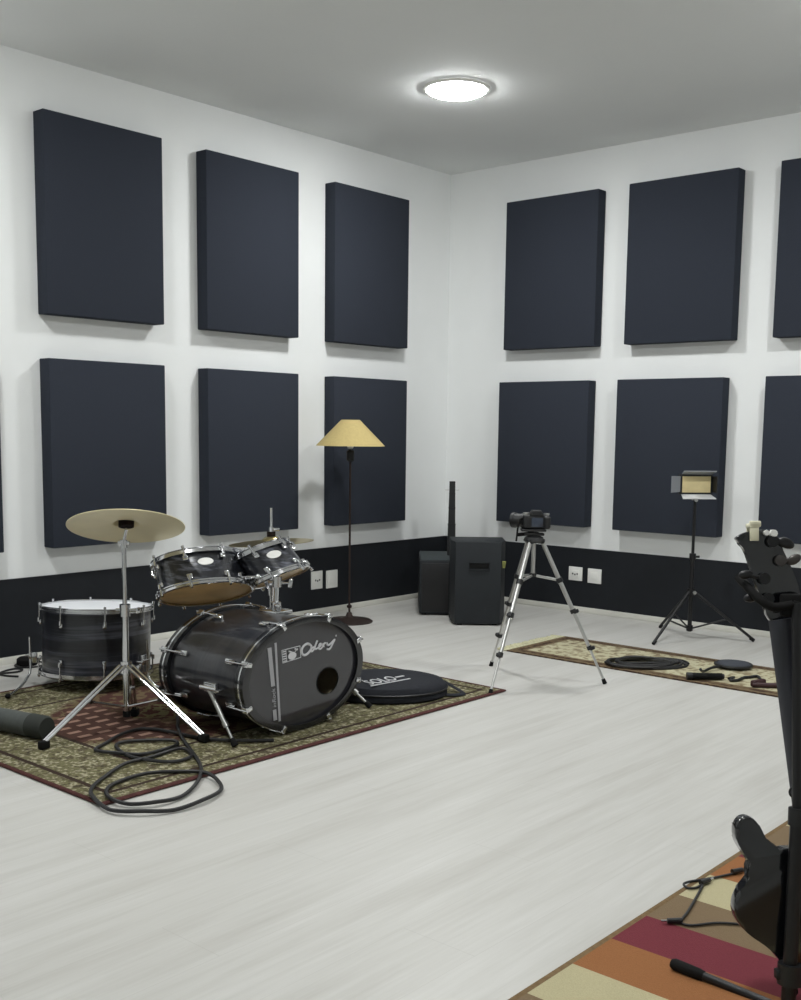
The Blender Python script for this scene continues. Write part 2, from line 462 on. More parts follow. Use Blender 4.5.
# ------------------------------------------------------------------ rugs
def drum_rug():
    t = thing('drum_rug', 'olive and burgundy oriental rug under the drum kit', 'rug', (1.715, -4.175, 0))
    b = B(); b.box((1.715, -4.175, .006), (1.98, 2.70, .010), bev=.002); b.build('pile', M['rug_drum'], t)
    b = B()
    x0, x1, y0, y1 = .715, 2.715, -5.535, -2.815
    b.path([(x0, y0, .007), (x1, y0, .007), (x1, y1, .007), (x0, y1, .007)], .02, 8, True, flat=.35)
    o = b.build('binding', M['wood_binding'], t, 'burgundy binding strip round the rug edge')
drum_rug()

def runner():
    c = (3.18, -1.46, 0)
    t = thing('runner_rug', 'cream patterned runner rug with dark brown border by right wall', 'rug', c)
    b = B(); b.box((3.18, -1.46, .005), (2.3, .74, .009), bev=.002); b.build('pile', M['rug_run'], t)
    b = B()
    for i in range(46):
        y = -1.82 + i * .0158
        j = random.uniform(-.01, .01)
        b.path([(2.035, y, .006), (1.98, y + j, .004), (1.935 + random.uniform(-.015, .015), y - j, .003)], .0065, 5)
    o = b.build('fringe', M['fringe'], t, 'pale thread fringe at the end of the runner')
runner()

def stripe_rug():
    x0, x1, y0, y1 = 4.815, 7.2, -6.3, -3.2
    c = ((x0 + x1) / 2, (y0 + y1) / 2, 0)
    t = thing('striped_rug', 'rug striped in cream, orange, burgundy and tan, nearest the camera', 'rug', c)
    b = B(); b.box((c[0], c[1], .006), (x1 - x0 - .03, y1 - y0 - .03, .011), bev=.002); b.build('pile', stripes_mat(c[1]), t)
    b = B(); b.path([(x0 + .012, y0 + .01, .007), (x1, y0 + .01, .007), (x1, y1, .007), (x0 + .012, y1, .007)], .016, 8, True, flat=.4)
    b.build('binding', M['tan_edge'], t, 'thin tan edge strip')
stripe_rug()
RUG = .0125

# ------------------------------------------------------------------ floor lamp
def floor_lamp():
    x, y = .442, -1.735
    t = thing('floor_lamp', 'floor lamp with yellow cone shade and thin dark pole', 'lamp', (x, y, 0))
    mx = xf((0, 0, 1), (x, y, 0))
    b = B(); b.lathe([(0, 0), (.182, 0), (.186, .008), (.17, .018), (.06, .03), (.03, .045), (.018, .075), (0, .08)], mx, 40)
    base = b.build('base', M['bronze'], t)
    b = B(); b.cyl((x, y, .06), (x, y, 1.27), .0085, n=12)
    b.lathe([(0, .10), (.02, .115), (.02, .13), (0, .145)], mx, 16); pass
    b.build('pole', M['bronze'], t)
    b = B(); b.lathe([(0, 1.25), (.016, 1.255), (.03, 1.27), (.03, 1.335), (.02, 1.345), (0, 1.35)], mx, 20); b.build('socket', M['black_plastic'], t)
    z0, z1, r0, r1 = 1.378, 1.578, .268, .072
    b = B(); b.lathe([(r0, z0), (r1, z1), (r1 - .006, z1), (r0 - .008, z0)], mx, 48, closed=True)
    sh = b.build('shade', M['shade'], t)
    b = B()
    for i in range(3):
        a = i * 2 * PI / 3 + .4
        b.cyl((x, y, 1.545), (x + (r1 + .008) * math.cos(a), y + (r1 + .008) * math.sin(a), 1.565), .004, n=8)
    b.cyl((x, y, 1.34), (x, y, 1.555), .006, n=8); b.build('shade_carrier', M['bronze'], sh)
    b = B(); b.lathe([(0, 1.35), (.02, 1.36), (.034, 1.40), (.034, 1.43), (.022, 1.46), (0, 1.468)], mx, 16); b.build('bulb', M['plate'], t)
floor_lamp()

# ------------------------------------------------------------------ speakers in the corner
DV = V((-.656, .755, 0)).normalized()      # away from the camera, along the floor
DR = V((.755, .656, 0)).normalized()       # to the right
def spk_mx(p): return xf((0, 0, 1), p, DR)   # local x = right, y = away, z = up

def front_speaker():
    o = V((1.135, -1.275, 0))
    t = thing('speaker_cabinet', 'large black wedge-sided speaker cabinet with slot handle, front one in the corner', 'speaker', o)
    mx = spk_mx(o)
    w = .352
    poly = [(0, 0), (w, 0), (w + .045, .15), (w + .045, .42), (-.03, .42), (-.03, .15)]
    b = B(); b.prism(poly, .012, .655, mx, bev=.008, seg=2)
    body = b.build('cabinet', M['speaker'], t)
    b = B(); b.box((w * .52, .001, .468), (.15, .012, .04), mx, bev=.003); h = b.build('slot_handle', M['black_rubber'], t)
    b = B(); b.box((w * .52, -.006, .495), (.165, .012, .009), mx, bev=.003); b.box((w * .52, -.006, .441), (.165, .012, .009), mx, bev=.003); b.build('handle_rim', M['speaker'], h)
    for i, (fx, fy) in enumerate(((.04, .04), (w - .04, .04), (-.01, .38), (w + .03, .38))):
        b = B(); b.cyl(mx @ V((fx, fy, 0)), mx @ V((fx, fy, .014)), .02, n=12); b.build('rubber_foot', M['black_rubber'], t)
front_speaker()
def side_tag():
    mx = spk_mx((1.135, -1.275, 0))
    b = B(); q = mx @ V((.372, .055, .475)); b.box((0, 0, 0), (.04, .01, .06), xf((.3, -.2, .93), q, DR), bev=.003)
    solo(b, 'tape_tag', M['yellow_tag'], 'small yellow green tag on the side of the front speaker cabinet', 'tag', q)
side_tag()

def subwoofer():
    o = V((.63, -1.105, 0))
    t = thing('subwoofer', 'low black subwoofer box behind the front speaker cabinet', 'speaker', o)
    mx = spk_mx(o)
    b = B(); b.box((.24, .35, .232), (.48, .70, .44), mx, bev=.012); body = b.build('cabinet', M['speaker'], t)
    b = B(); b.box((.24, -.004, .232), (.44, .01, .40), mx, bev=.004); b.build('grille', M['black_metal'], t)
    b = B(); b.box((.24, .35, .4535), (.462, .68, .006), mx, bev=.002); b.build('top_sheet', M['speaker_top'], t)  # thin sheet that makes the box top paler than its sides
    for fx, fy in ((.04, .05), (.44, .05), (.04, .65), (.44, .65)):
        b = B(); b.cyl(mx @ V((fx, fy, 0)), mx @ V((fx, fy, .014)), .02, n=12); b.build('rubber_foot', M['black_rubber'], t)
    # column stick standing on the box
    c = mx @ V((.272, .40, .4565))
    t2 = thing('column_speaker', 'tall slim black column speaker standing on the subwoofer box', 'speaker', c)
    m2 = xf((0, 0, 1), c, DR)
    b = B()
    poly = lambda h: [(-h, -h), (h, -h), (h, h), (-h, h)]
    for z0, z1, h0, h1 in ((.0, .26, .034, .031), (.262, .40, .029, .027), (.402, .52, .027, .025), (.522, .612, .025, .024)):
        vs = [m2 @ V((x, y, z0)) for x, y in poly(h0)] + [m2 @ V((x, y, z1)) for x, y in poly(h1)]
        b._add(vs, [[3, 2, 1, 0], [4, 5, 6, 7]] + [[i, (i + 1) % 4, 4 + (i + 1) % 4, 4 + i] for i in range(4)])
    b.build('column', M['black_plastic'], t2)
    for zz, ww in ((.261, .066), (.401, .058), (.521, .052)):
        b = B(); b.box((0, 0, zz), (ww, ww, .009), m2); b.build('joint_ring', M['black_metal'], t2)
    b = B(); b.cyl(m2 @ V((-.058, 0, .552)), m2 @ V((.058, 0, .552)), .004, n=8); b.build('cross_pin', M['steel'], t2)
    b = B(); b.box((0, 0, .618), (.05, .05, .014), m2, bev=.004); b.build('top_cap', M['black_metal'], t2)
subwoofer()

# ------------------------------------------------------------------ drums
def tom(name, label, cat, c0, n, r, L, face, shell_m, bottom_m, lugs=8, badge=True, group=None, base=None, top_m=None, wide=1.0):
    """c0 bottom centre, n axis pointing to the playing head, face = direction of the badge"""
    c0 = V(c0); n = V(n).normalized()
    t = thing(name, label, cat, base or c0, group)
    mx = Matrix.Translation(c0) @ Matrix.Diagonal((wide, wide, 1, 1)) @ xf(n, (0, 0, 0), face)
    b = B(); b.lathe([(r, .012), (r, L - .012), (r - .012, L - .012), (r - .012, .012)], mx, 56, closed=True); b.build('shell', shell_m, t)
    def hoop(z, s):
        b = B()
        R = r + .006
        pr = [(R, -.016), (R + .010, -.015), (R + .010, -.010), (R + .005, -.008), (R + .005, .006), (R + .009, .009), (R + .004, .013), (R, .009)]
        b.lathe([(a, z + s * q) for a, q in pr], mx, 56, closed=True); b.build('hoop', M['chrome'], t)
    hoop(L, 1); hoop(0, -1)
    b = B(); b.lathe([(0, L + .004), (r - .012, L + .004), (r + .004, L), (r + .004, L - .01), (r - .012, L - .008), (0, L - .002)], mx, 56); b.build('top_head', top_m or M['head_white'], t)
    b = B(); b.lathe([(0, -.004), (r - .012, -.004), (r + .004, 0), (r + .004, .01), (r - .012, .008), (0, .002)], mx, 56); b.build('bottom_head', bottom_m, t)
    for i in range(lugs):
        a = 2 * PI * (i + .5) / lugs
        d = V((math.cos(a), math.sin(a), 0))
        for z, s in ((L * .78 if L < .3 else L - .085, 1), (L * .22 if L < .3 else .085, -1)):
            p = d * (r + .004)
            lm = mx @ xf(d, p + V((0, 0, z)), (0, 0, 1))
            b = B(); b.box((0, 0, .006), (.028, .022, .014), lm, bev=.005); b.cyl(lm @ V((s * .002, 0, .016)), lm @ V((s * .026, 0, .016)), .009, n=10); lug = b.build('lug', M['chrome'], t)
            b = B()
            q0 = mx @ (d * (r + .018) + V((0, 0, z))); q1 = mx @ (d * (r + .018) + V((0, 0, (L + .012) if s > 0 else -.012)))
            b.cyl(q0, q1, .0042, n=8); q2 = q1 + (q1 - q0).normalized() * .014
            b.cyl(q1, q2, .008, n=8); b.build('tension_rod', M['chrome'], lug)
    if badge:
        lm = mx @ xf((1, 0, 0), (r, 0, L * .62), (0, 1, 0))
        b = B(); pts = [(.029 * math.cos(k * PI / 12), .020 * math.sin(k * PI / 12)) for k in range(24)]
        b.prism(pts, -.003, .005, lm, bev=.001, seg=1); b.build('badge', M['plate'], t, 'white oval badge')
    return t, mx

CAMDIR = V((.656, -.755, 0))
nL = lambda left, away: (V((0, 0, 1)) + (-DR) * math.tan(left) + DV * math.tan(away)).normalized()
# rack toms
n1 = nL(math.radians(15.5), math.radians(29))
c1 = V((1.8047, -4.2631, .633))
tom('rack_tom', 'larger rack tom with white oval badge, tilted above the bass drum', 'drum', c1, n1, .166, .180, CAMDIR + DR * .35, M['shell_t'], M['head_amber'], 8, group='rack toms', wide=1.42)
n2 = nL(math.radians(31), math.radians(17))
c2 = V((2.0585, -3.962, .719))
tom('rack_tom', 'smaller rack tom with white oval badge, tilted steeply, next to ride cymbal', 'drum', c2, n2, .109, .155, CAMDIR + DR * .55, M['shell_t'], M['head_amber'], 6, group='rack toms', wide=1.42)
n1 = V((n1.x * 1.42, n1.y * 1.42, n1.z)); n2 = V((n2.x * 1.42, n2.y * 1.42, n2.z))

# floor tom
FT = V((.872, -4.328, .080))
ft, fmx = tom('floor_tom', 'large floor tom with white head standing left of the bass drum', 'drum', FT, V((0, 0, 1)) + DV * .065 + DR * .012, .307, .378, CAMDIR, M['shell_v'], M['head_white'], 8, badge=False, base=(.875, -4.325, 0))
for k, (ang, ztop) in enumerate(((-.92 - 1.15, .32), (-.92 + 1.2, .32), (-.92 + PI * .96, .32))):
    d = V((math.cos(ang), math.sin(ang), 0)); p = V((FT.x, FT.y, 0)) + d * .368
    zf = RUG if k else .002
    e = p + d * .098
    if k == 0:
        e = V((.88, -4.90, 0)); zf = RUG
    b = B(); b.path([p + V((0, 0, .30)), p + V((0, 0, .12)), p.lerp(e, .12) + V((0, 0, .075)), p.lerp(e, .5) + V((0, 0, .038)), e + V((0, 0, zf + .012))], .0075, 10, smooth=1)
    leg = b.build('leg', M['chrome'], ft)
    b = B(); b.ball(e + V((0, 0, zf + .014)), (.016, .016, .014)); b.build('rubber_foot', M['black_rubber'], leg)
    b = B(); lm = xf(d, p - d * .036 + V((0, 0, .18)), (0, 0, 1))
    b.box((0, 0, .012), (.06, .05, .03), lm, bev=.005); b.cyl(lm @ V((.0, -.02, .036)), lm @ V((0, .06, .036)), .008, n=10)
    b.box((0, .07, .036), (.012, .012, .05), lm, bev=.004); b.build('leg_bracket', M['chrome'], ft)

# bass drum
def bass_drum():
    yaw = .075; K = 1.59
    n = V((math.cos(yaw), math.sin(yaw), 0)); lat = V((-n.y, n.x, 0))   # lat points right as the camera sees it
    C = V((2.508, -4.20, .2965)); L = .585; r = .266
    t = thing('bass_drum', 'black bass drum with script logo lying on its side on the rug', 'drum', (2.2, -4.2, 0))
    m = Matrix((lat * K, V((0, 0, 1)), n)).transposed().to_4x4(); m.translation = C - n * L   # local: x lateral, y up, z towards the front
    at = lambda a, rad, z: m @ V((rad * math.cos(a), rad * math.sin(a), z))
    b = B(); b.lathe([(r, .03), (r, L - .03), (r - .009, L - .03), (r - .009, .03)], m, 72, closed=True); b.build('shell', M['shell_b'], t)
    for z0, z1 in ((0, .058), (L - .058, L)):
        b = B(); zc = (z0 + z1) / 2
        b.lathe([(r + .002, z0), (r + .016, z0 + .002), (r + .016, z1 - .002), (r + .002, z1), (r - .012, z1 - .001), (r - .012, z1 - .006), (r, z1 - .01), (r, z0 + .01), (r - .012, z0 + .006), (r - .012, z0 + .001)], m, 72, closed=True)
        hp = b.build('hoop', M['hoop_black'], t)
        b = B(); b.lathe([(r + .0155, zc - .005), (r + .018, zc - .004), (r + .018, zc + .004), (r + .0155, zc + .005)], m, 72, closed=True); b.build('chrome_inlay', M['chrome'], hp)
    # rear head
    b = B(); b.lathe([(0, .014), (r - .004, .014), (r - .004, .02), (0, .02)], m, 64); b.build('batter_head', M['head_back'], t)
    b = B(); b.lathe([(r - .0095, .03), (r - .0095, L - .03), (r - .013, L - .03), (r - .013, .03)], m, 64, closed=True); b.build('shell_lining', M['lining'], t, 'bare wood inside of the shell')
    # front head with off-centre port hole
    hz = L - .018
    hc = ((-4.03 + 4.20) / K + .005, .224 - .2965)
    hr = .047
    tb = bmesh.new(); N = 64
    outer = [tb.verts.new(((r - .004) * math.cos(2 * PI * i / N), (r - .004) * math.sin(2 * PI * i / N), 0)) for i in range(N)]
    inner = [tb.verts.new((hc[0] + hr * math.cos(2 * PI * i / 32) * 1.12, hc[1] + hr * 1.45 * math.sin(2 * PI * i / 32) / 1.0, 0)) for i in range(32)]
    es = [tb.edges.new((outer[i], outer[(i + 1) % N])) for i in range(N)] + [tb.edges.new((inner[i], inner[(i + 1) % 32])) for i in range(32)]
    bmesh.ops.triangle_fill(tb, use_beauty=True, use_dissolve=False, edges=es)
    for f in [f for f in tb.faces if ((f.calc_center_median().x - hc[0]) / (hr * 1.12)) ** 2 + ((f.calc_center_median().y - hc[1]) / (hr * 1.45)) ** 2 < .95]: tb.faces.remove(f)
    ext = bmesh.ops.extrude_face_region(tb, geom=tb.faces[:])
    for v in ext['geom']:
        if isinstance(v, bmesh.types.BMVert): v.co.z -= .003
    b = B(); b._merge(tb, m @ Matrix.Translation((0, 0, hz))); head = b.build('front_head', M['head_black'], t)
    for p in head.data.polygons: p.use_smooth = False
    b = B(); b.path([m @ V((hc[0] + hr * 1.12 * math.cos(2 * PI * i / 32), hc[1] + hr * 1.45 * math.sin(2 * PI * i / 32), hz + .001)) for i in range(32)], .003, 6, True); b.build('port_ring', M['black_rubber'], head)
    b = B(); b.ball((.06, -.19, L * .62), (.10, .06, .16), m); b.build('damping_pillow', M['cushion'], t, 'tan pillow seen through the port hole')
    # printing on the head, laid out in metres on the head plane (y across, z up)
    def pl(y, z, d=.0015): return C + lat * (y + 4.20) + V((0, 0, z - .2965 + .004)) - n * (.018 - d)
    def ribbon(pts, w, b, smooth=2):
        b.path([pl(*p) for p in pts], w, 6, False, smooth)
    O = [(-4.172, .434), (-4.1511, .4216), (-4.1537, .4029), (-4.1771, .3853), (-4.2029, .3815), (-4.2184, .3932), (-4.221, .4125), (-4.2082, .4277), (-4.1876, .4351), (-4.172, .434), (-4.16, .428)]
    d_ = [(-4.1275, .4107), (-4.1459, .4075), (-4.1537, .396), (-4.1432, .3919), (-4.1275, .403), (-4.1144, .4261), (-4.1039, .4411), (-4.1196, .4172), (-4.1233, .4017), (-4.1116, .3989)]
    e_ = [(-4.1116, .3989), (-4.0931, .4039), (-4.0761, .4131), (-4.0757, .4207), (-4.0852, .4201), (-4.0932, .4097), (-4.0904, .3966), (-4.0771, .3947), (-4.0638, .4025)]
    r_ = [(-4.0638, .4025), (-4.058, .4195), (-4.0565, .410), (-4.0545, .4005), (-4.0555, .409), (-4.050, .4180), (-4.0405, .4195)]
    y_ = [(-4.030, .4195), (-4.0265, .409), (-4.019, .4045), (-4.006, .4075), (-3.988, .4165), (-3.968, .4275), (-3.984, .4085), (-4.000, .3890), (-4.014, .3825), (-4.030, .3860)]
    b = B()
    for s, w in ((O, .0062), (d_, .005), (e_, .0046), (r_, .0046), (y_, .005)): ribbon(s, w, b)
    ribbon([(-3.962, .447), (-3.956, .449), (-3.953, .444), (-3.958, .441), (-3.962, .447)], .0012, b, 1)
    b.build('script_lettering', M['logo'], head, 'silver script lettering reading Odery')
    b = B()
    q = [(-4.3657, .4293), (-4.2337, .4331), (-4.2268, .3741), (-4.3578, .3662)]
    for i in range(4): b.cyl(pl(*q[i]), pl(*q[(i + 1) % 4]), .0018, n=6)
    for k in range(5): b.cyl(pl(-4.360 + .0015 * k, .421 - .012 * k), pl(-4.338 + .0015 * k, .4215 - .012 * k), .003, n=6)
    b.cyl(pl(-4.336, .43), pl(-4.328, .368), .0015, n=6)
    dm = Matrix((lat, V((0, 0, 1)), n)).transposed().to_4x4(); dm.translation = pl(-4.29, .392, .001)
    b.prism([(.030 * math.cos(k * PI / 10), .019 * math.sin(k * PI / 10)) for k in range(20)], 0, .0015, dm)
    b.cyl(pl(-4.315, .418), pl(-4.292, .409), .004, n=6); b.cyl(pl(-4.272, .424), pl(-4.252, .417), .004, n=6); b.cyl(pl(-4.27, .41), pl(-4.25, .422), .002, n=6)
    b.build('emblem', M['logo'], head, 'silver boxed emblem of a drum')
    b = B()
    def bar(p, q, w):
        a, c = V(pl(*p)), V(pl(*q)); u = lat * w
        b._add([a - u, a + u, c + u, c - u, a - u + n * .0012, a + u + n * .0012, c + u + n * .0012, c - u + n * .0012],
               [[3, 2, 1, 0], [4, 5, 6, 7], [0, 1, 5, 4], [1, 2, 6, 5], [2, 3, 7, 6], [3, 0, 4, 7]])
    bar((-4.452, .456), (-4.4272, .2633), .0135); bar((-4.418, .146), (-4.411, .092), .0125); bar((-4.410, .474), (-4.380, .081), .0075)
    b.build('stripe_print', M['logo_grey'], head, 'two upright grey stripes')
    vs, fs = text_mesh('inRock', .034, .0008, .1, 1.0)
    up = (V(pl(-4.4235, .2553)) - V(pl(-4.414, .1495))).normalized()
    tm = Matrix((up, -lat, n)).transposed().to_4x4(); tm.translation = pl(-4.4195, .203)
    b = B(); b._add(vs, fs, tm); b.build('series_lettering', M['logo_grey'], head, 'small upright lettering reading inRock')
    # lugs, claws, rods
    NL = 8
    for i in range(NL):
        a = 2 * PI * (i + .5) / NL
        for z, s, ze in ((.135, -1, .0), (L - .135, 1, L)):
            d = (at(a, 1, 0) - at(a, 0, 0)).normalized()
            b = B(); lm = xf(d, at(a, r, z), n); b.box((0, 0, .009), (.05, .026, .02), lm, bev=.005); b.cyl(lm @ V((s * .01, 0, .018)), lm @ V((s * .05, 0, .022)), .009, n=10)
            lug = b.build('lug', M['chrome'], t)
            b = B(); q0 = at(a, r + .02, z); q1 = at(a, r + .026, ze + s * .012); b.cyl(q0, q1, .0045, n=8); b.build('tension_rod', M['chrome'], lug)
            b = B(); cm = xf(d, at(a, r + .017, ze - s * .014), n)
            b.box((0, 0, .006), (.036, .03, .014), cm, bev=.004); b.box((s * .016, 0, -.012), (.008, .024, .03), cm, bev=.003); b.build('claw', M['chrome'], lug)
    # spur legs
    for sgn, foot, top in ((-1, V((2.50, -4.655, RUG)), at(PI + .10, r, .36)), (1, V((2.455, -3.665, RUG)), at(-.25, r, .36))):
        d = (top - at(0, 0, .36)).normalized(); p = top + d * .03
        b = B(); lm = xf(d, top, n); b.box((0, 0, .012), (.085, .05, .03), lm, bev=.008); b.cyl(lm @ V((-.05, 0, .035)), lm @ V((.06, 0, .035)), .012, n=12); b.box((.075, 0, .035), (.03, .01, .04), lm, bev=.003)
        sb = b.build('spur_bracket', M['chrome'], t)
        b = B(); b.cyl(p, p.lerp(foot, .62), .0115, n=12); b.cyl(p.lerp(foot, .55), foot + (p - foot).normalized() * .02, .0075, n=10); b.cyl(p.lerp(foot, .58), p.lerp(foot, .66), .015, n=12)
        lg = b.build('spur_leg', M['steel'], t)
        b = B(); b.cyl(foot + (p - foot).normalized() * .045, foot + (p - foot).normalized() * .006, .013, .017, n=12); b.build('rubber_foot', M['black_rubber'], lg)
    # tom holder on top
    pb = V((2.20, -4.125, .563))
    b = B(); b.box((0, 0, 0), (.13, .12, .022), xf((0, 0, 1), pb), bev=.006); b.cyl(pb, pb + V((0, 0, .05)), .027, n=16); b.box((.045, -.03, .03), (.035, .02, .03), xf((0, 0, 1), pb), bev=.004)
    hb = b.build('holder_bracket', M['chrome'], t)
    pt = V((2.17, -4.09, .715))
    b = B(); b.cyl(pb + V((0, 0, .01)), pt, .013, n=16); b.cyl(pt - V((0, 0, .03)), pt + V((0, 0, .025)), .026, n=14); b.build('holder_post', M['chrome'], hb)
    for tgt, nn in ((c1 + n1 * .10 + (pt - c1 - n1 * .10).normalized() * .235, n1), (c2 + n2 * .07 + (pt - c2 - n2 * .07).normalized() * .155, n2)):
        b = B(); mid = pt.lerp(tgt, .5) + V((0, 0, .012))
        b.path([pt + V((0, 0, .005)), mid, tgt], .011, 10, smooth=2); b.ball(mid, .02); b.ball(tgt, .024)
        b.box((0, 0, 0), (.05, .07, .05), xf(tgt - pt, tgt), bev=.008); b.build('tom_arm', M['chrome'], hb)
    for q in ((pt + DR * .07 + V((0, 0, -.012))), pt - DR * .05 - V((0, 0, .02))):
        b = B(); b.cyl(pt - V((0, 0, .01)), q, .006, n=8); b.box((0, 0, 0), (.014, .045, .02), xf(q - pt, q), bev=.004); b.build('wing_nut', M['chrome'], hb)
bass_drum()

# ------------------------------------------------------------------ cymbals and stands
def cymbal(name, label, c, n, R, m, patch=False):
    t = thing(name, label, 'cymbal', c, 'cymbals')
    mx = xf(n, c, DR)
    pr = [(.014, .026), (R * .13, .024), (R * .19, .015), (R * .23, .004), (R * .245, .0035), (R * .5, .0), (R * .8, -.005), (R, -.012)]
    b = B(); b.lathe(pr + [(a, z - .003) for a, z in reversed(pr)], mx, 72, closed=True); b.build('plate', m, t)
    return t, mx
def stand_leg(b0, hub, foot, t, m=None):
    """double-strut chrome leg from the hub collar to the rubber foot"""
    m = m or M['chrome']
    d = (foot - hub); d.z = 0; d.normalize(); s = V((-d.y, d.x, 0)) * .016
    b = B()
    b.cyl(hub + s, foot + s * .5 + V((0, 0, .03)), .008, n=8); b.cyl(hub - s, foot - s * .5 + V((0, 0, .03)), .008, n=8)
    q = hub.lerp(foot, .45); b.cyl(b0, q + V((0, 0, .0)), .0065, n=8); b.cyl(q - s * 1.3, q + s * 1.3, .011, n=10)
    lg = b.build('leg', m, t)
    b = B(); b.box((0, 0, .02), (.05, .036, .04), xf((0, 0, 1), foot, d), bev=.008); b.build('rubber_foot', M['black_rubber'], lg)

def crash():
    x, y = 1.77, -4.75
    t = thing('cymbal_stand', 'chrome tripod cymbal stand in front of the floor tom', 'stand', (x, y, RUG), 'cymbal stands')
    b = B(); b.cyl((x, y, .06), (x, y, .62), .0165, n=14); b.build('lower_pole', M['chrome'], t)
    b = B(); b.cyl((x, y, .58), (x, y, .93), .0115, n=12); b.build('upper_pole', M['chrome'], t)
    for z in (.56, .27):
        b = B(); b.cyl((x, y, z), (x, y, z + .06), .027, n=14)
        q = V((x, y, z + .03)); b.cyl(q, q + DR * .06, .007, n=8); b.box((0, 0, 0), (.045, .012, .028), xf((0, 0, 1), q + DR * .065, DV), bev=.004); b.cyl(q, q - DR * .045, .009, n=8)
        b.build('collar', M['chrome'], t)
    hub = V((x, y, .31))
    feet = [V((1.880, -5.285, RUG)), V((2.325, -4.705, RUG)), V((1.685, -4.64, RUG))]
    for f in feet:
        d = (f - hub); d.z = 0; d.normalize()
        stand_leg(V((x, y, .10)) + d * .016, hub + d * .028, f, t)
    b = B(); b.cyl((x, y, .045), (x, y, .075), .02, n=12); b.build('pole_end', M['black_rubber'], t)
    # tilter
    n = (V((0, 0, 1)) + DV * math.tan(math.radians(21.5)) - DR * .06).normalized()
    c = V((x - .002, y + .018, 1.022))
    b = B(); b.cyl((x, y, .905), (x, y, .945), .018, n=12); b.cyl((x, y, .935), c - n * .03, .0085, n=10); b.cyl(c - n * .03, c + n * .06, .0055, n=8); b.box((0, 0, .928), (.06, .016, .022), xf((0, 0, 1), (x, y, 0), DR), bev=.004)
    b.build('tilter', M['chrome'], t)
    b = B(); b.cyl(c - n * .014, c + n * .024, .038, n=20); b.build('felt_washer', M['felt'], t)
    b = B(); b.box((0, 0, .054), (.04, .012, .018), xf(n, c, DR), bev=.003); b.build('wing_nut', M['chrome'], t)
    cymbal('crash_cymbal', 'pale bronze crash cymbal seen from below, tilted on front chrome stand', c, n, .288, M['cymbal'])
crash()

def ride():
    c = V((1.45, -3.475, .833)); x, y = c.x, c.y
    t = thing('cymbal_stand', 'chrome cymbal stand behind the bass drum, its rod rising above the flat cymbal', 'stand', (x, y, RUG), 'cymbal stands')
    b = B(); b.cyl((x, y, .05), (x, y, .55), .0165, n=14); b.build('lower_pole', M['chrome'], t)
    b = B(); b.cyl((x, y, .5), (x, y, .83), .0115, n=12); b.build('upper_pole', M['chrome'], t)
    b = B(); b.cyl((x, y, .83), (x, y, 1.03), .0085, n=10); b.build('rod', M['chrome'], t)
    b = B(); b.cyl((x, y, .885), (x, y, .915), .016, n=12); b.box((.03, 0, .90), (.04, .01, .018), xf((0, 0, 1), (x, y, 0), DR), bev=.003); b.build('wing_nut', M['chrome'], t)
    b = B(); b.cyl((x, y, .50), (x, y, .56), .027, n=14); b.build('collar', M['chrome'], t)
    b = B(); b.cyl((x, y, .79), (x, y, .887), .026, n=14); b.build('felt_washer', M['felt'], t)
    hub = V((x, y, .29))
    for a in (.6, 2.7, 4.79):
        d = V((math.cos(a), math.sin(a), 0)); stand_leg(V((x, y, .10)) + d * .016, hub + d * .028, V((x, y, RUG)) + d * .38, t)
    n = (V((0, 0, 1)) - DR * .07 - DV * -.02).normalized()
    cymbal('ride_cymbal', 'darker bronze cymbal lying flat behind the smaller rack tom', c, n, .256, M['cymbal_dark'])
ride()

# ------------------------------------------------------------------ cymbal bag on the rug
def cymbal_bag():
    c = V((2.28, -3.36, RUG))
    t = thing('cymbal_bag', 'round black cymbal bag lying on the rug behind the bass drum', 'bag', c)
    mx = xf((0, 0, 1), c, DR, (1.05, .84, .92))
    b = B(); R = .335
    b.lathe([(0, .0), (R - .01, .0), (R + .004, .012), (R, .06), (R - .02, .088), (R - .06, .1), (R * .5, .106), (0, .104)], mx, 56); body = b.build('bag_body', M['bag'], t)
    b = B(); b.path([mx @ V((math.cos(k * PI / 24) * (R + .004), math.sin(k * PI / 24) * (R + .004), .05)) for k in range(48)], .006, 6, True); b.build('zip', M['black_metal'], body)
    e = c + V((.20, .24, 0)).normalized() * (R - .01)
    b = B(); b.path([e + V((-.02, -.10, .05)), e + V((.05, -.09, .014)), e + V((.13, -.03, .008)), e + V((.14, .03, .008)), e + V((.06, .06, .02)), e + V((-.02, .05, .05))], .016, 8, smooth=2, flat=.35); b.build('carry_strap', M['bag'], t)
    # white lettering on the lid
    ang = math.atan2(.37, .13)
    mid = V((2.340, -3.468, RUG + .099))
    xa = V((.04, .33, 0)).normalized(); ya = V((-xa.y, xa.x, 0))
    tm = Matrix((xa, ya, V((0, 0, 1)))).transposed().to_4x4(); tm.translation = mid
    vs, fs = text_mesh('SOLO', .135, .0015, .25, .60)
    b = B(); b._add(vs, fs, tm)
    b.box((.02, -.066, 0), (.29, .010, .003), tm); b.box((.155, .01, 0), (.06, .016, .003), tm)
    b.build('lettering', M['logo'], t, 'white printed lettering with an underline')
cymbal_bag()

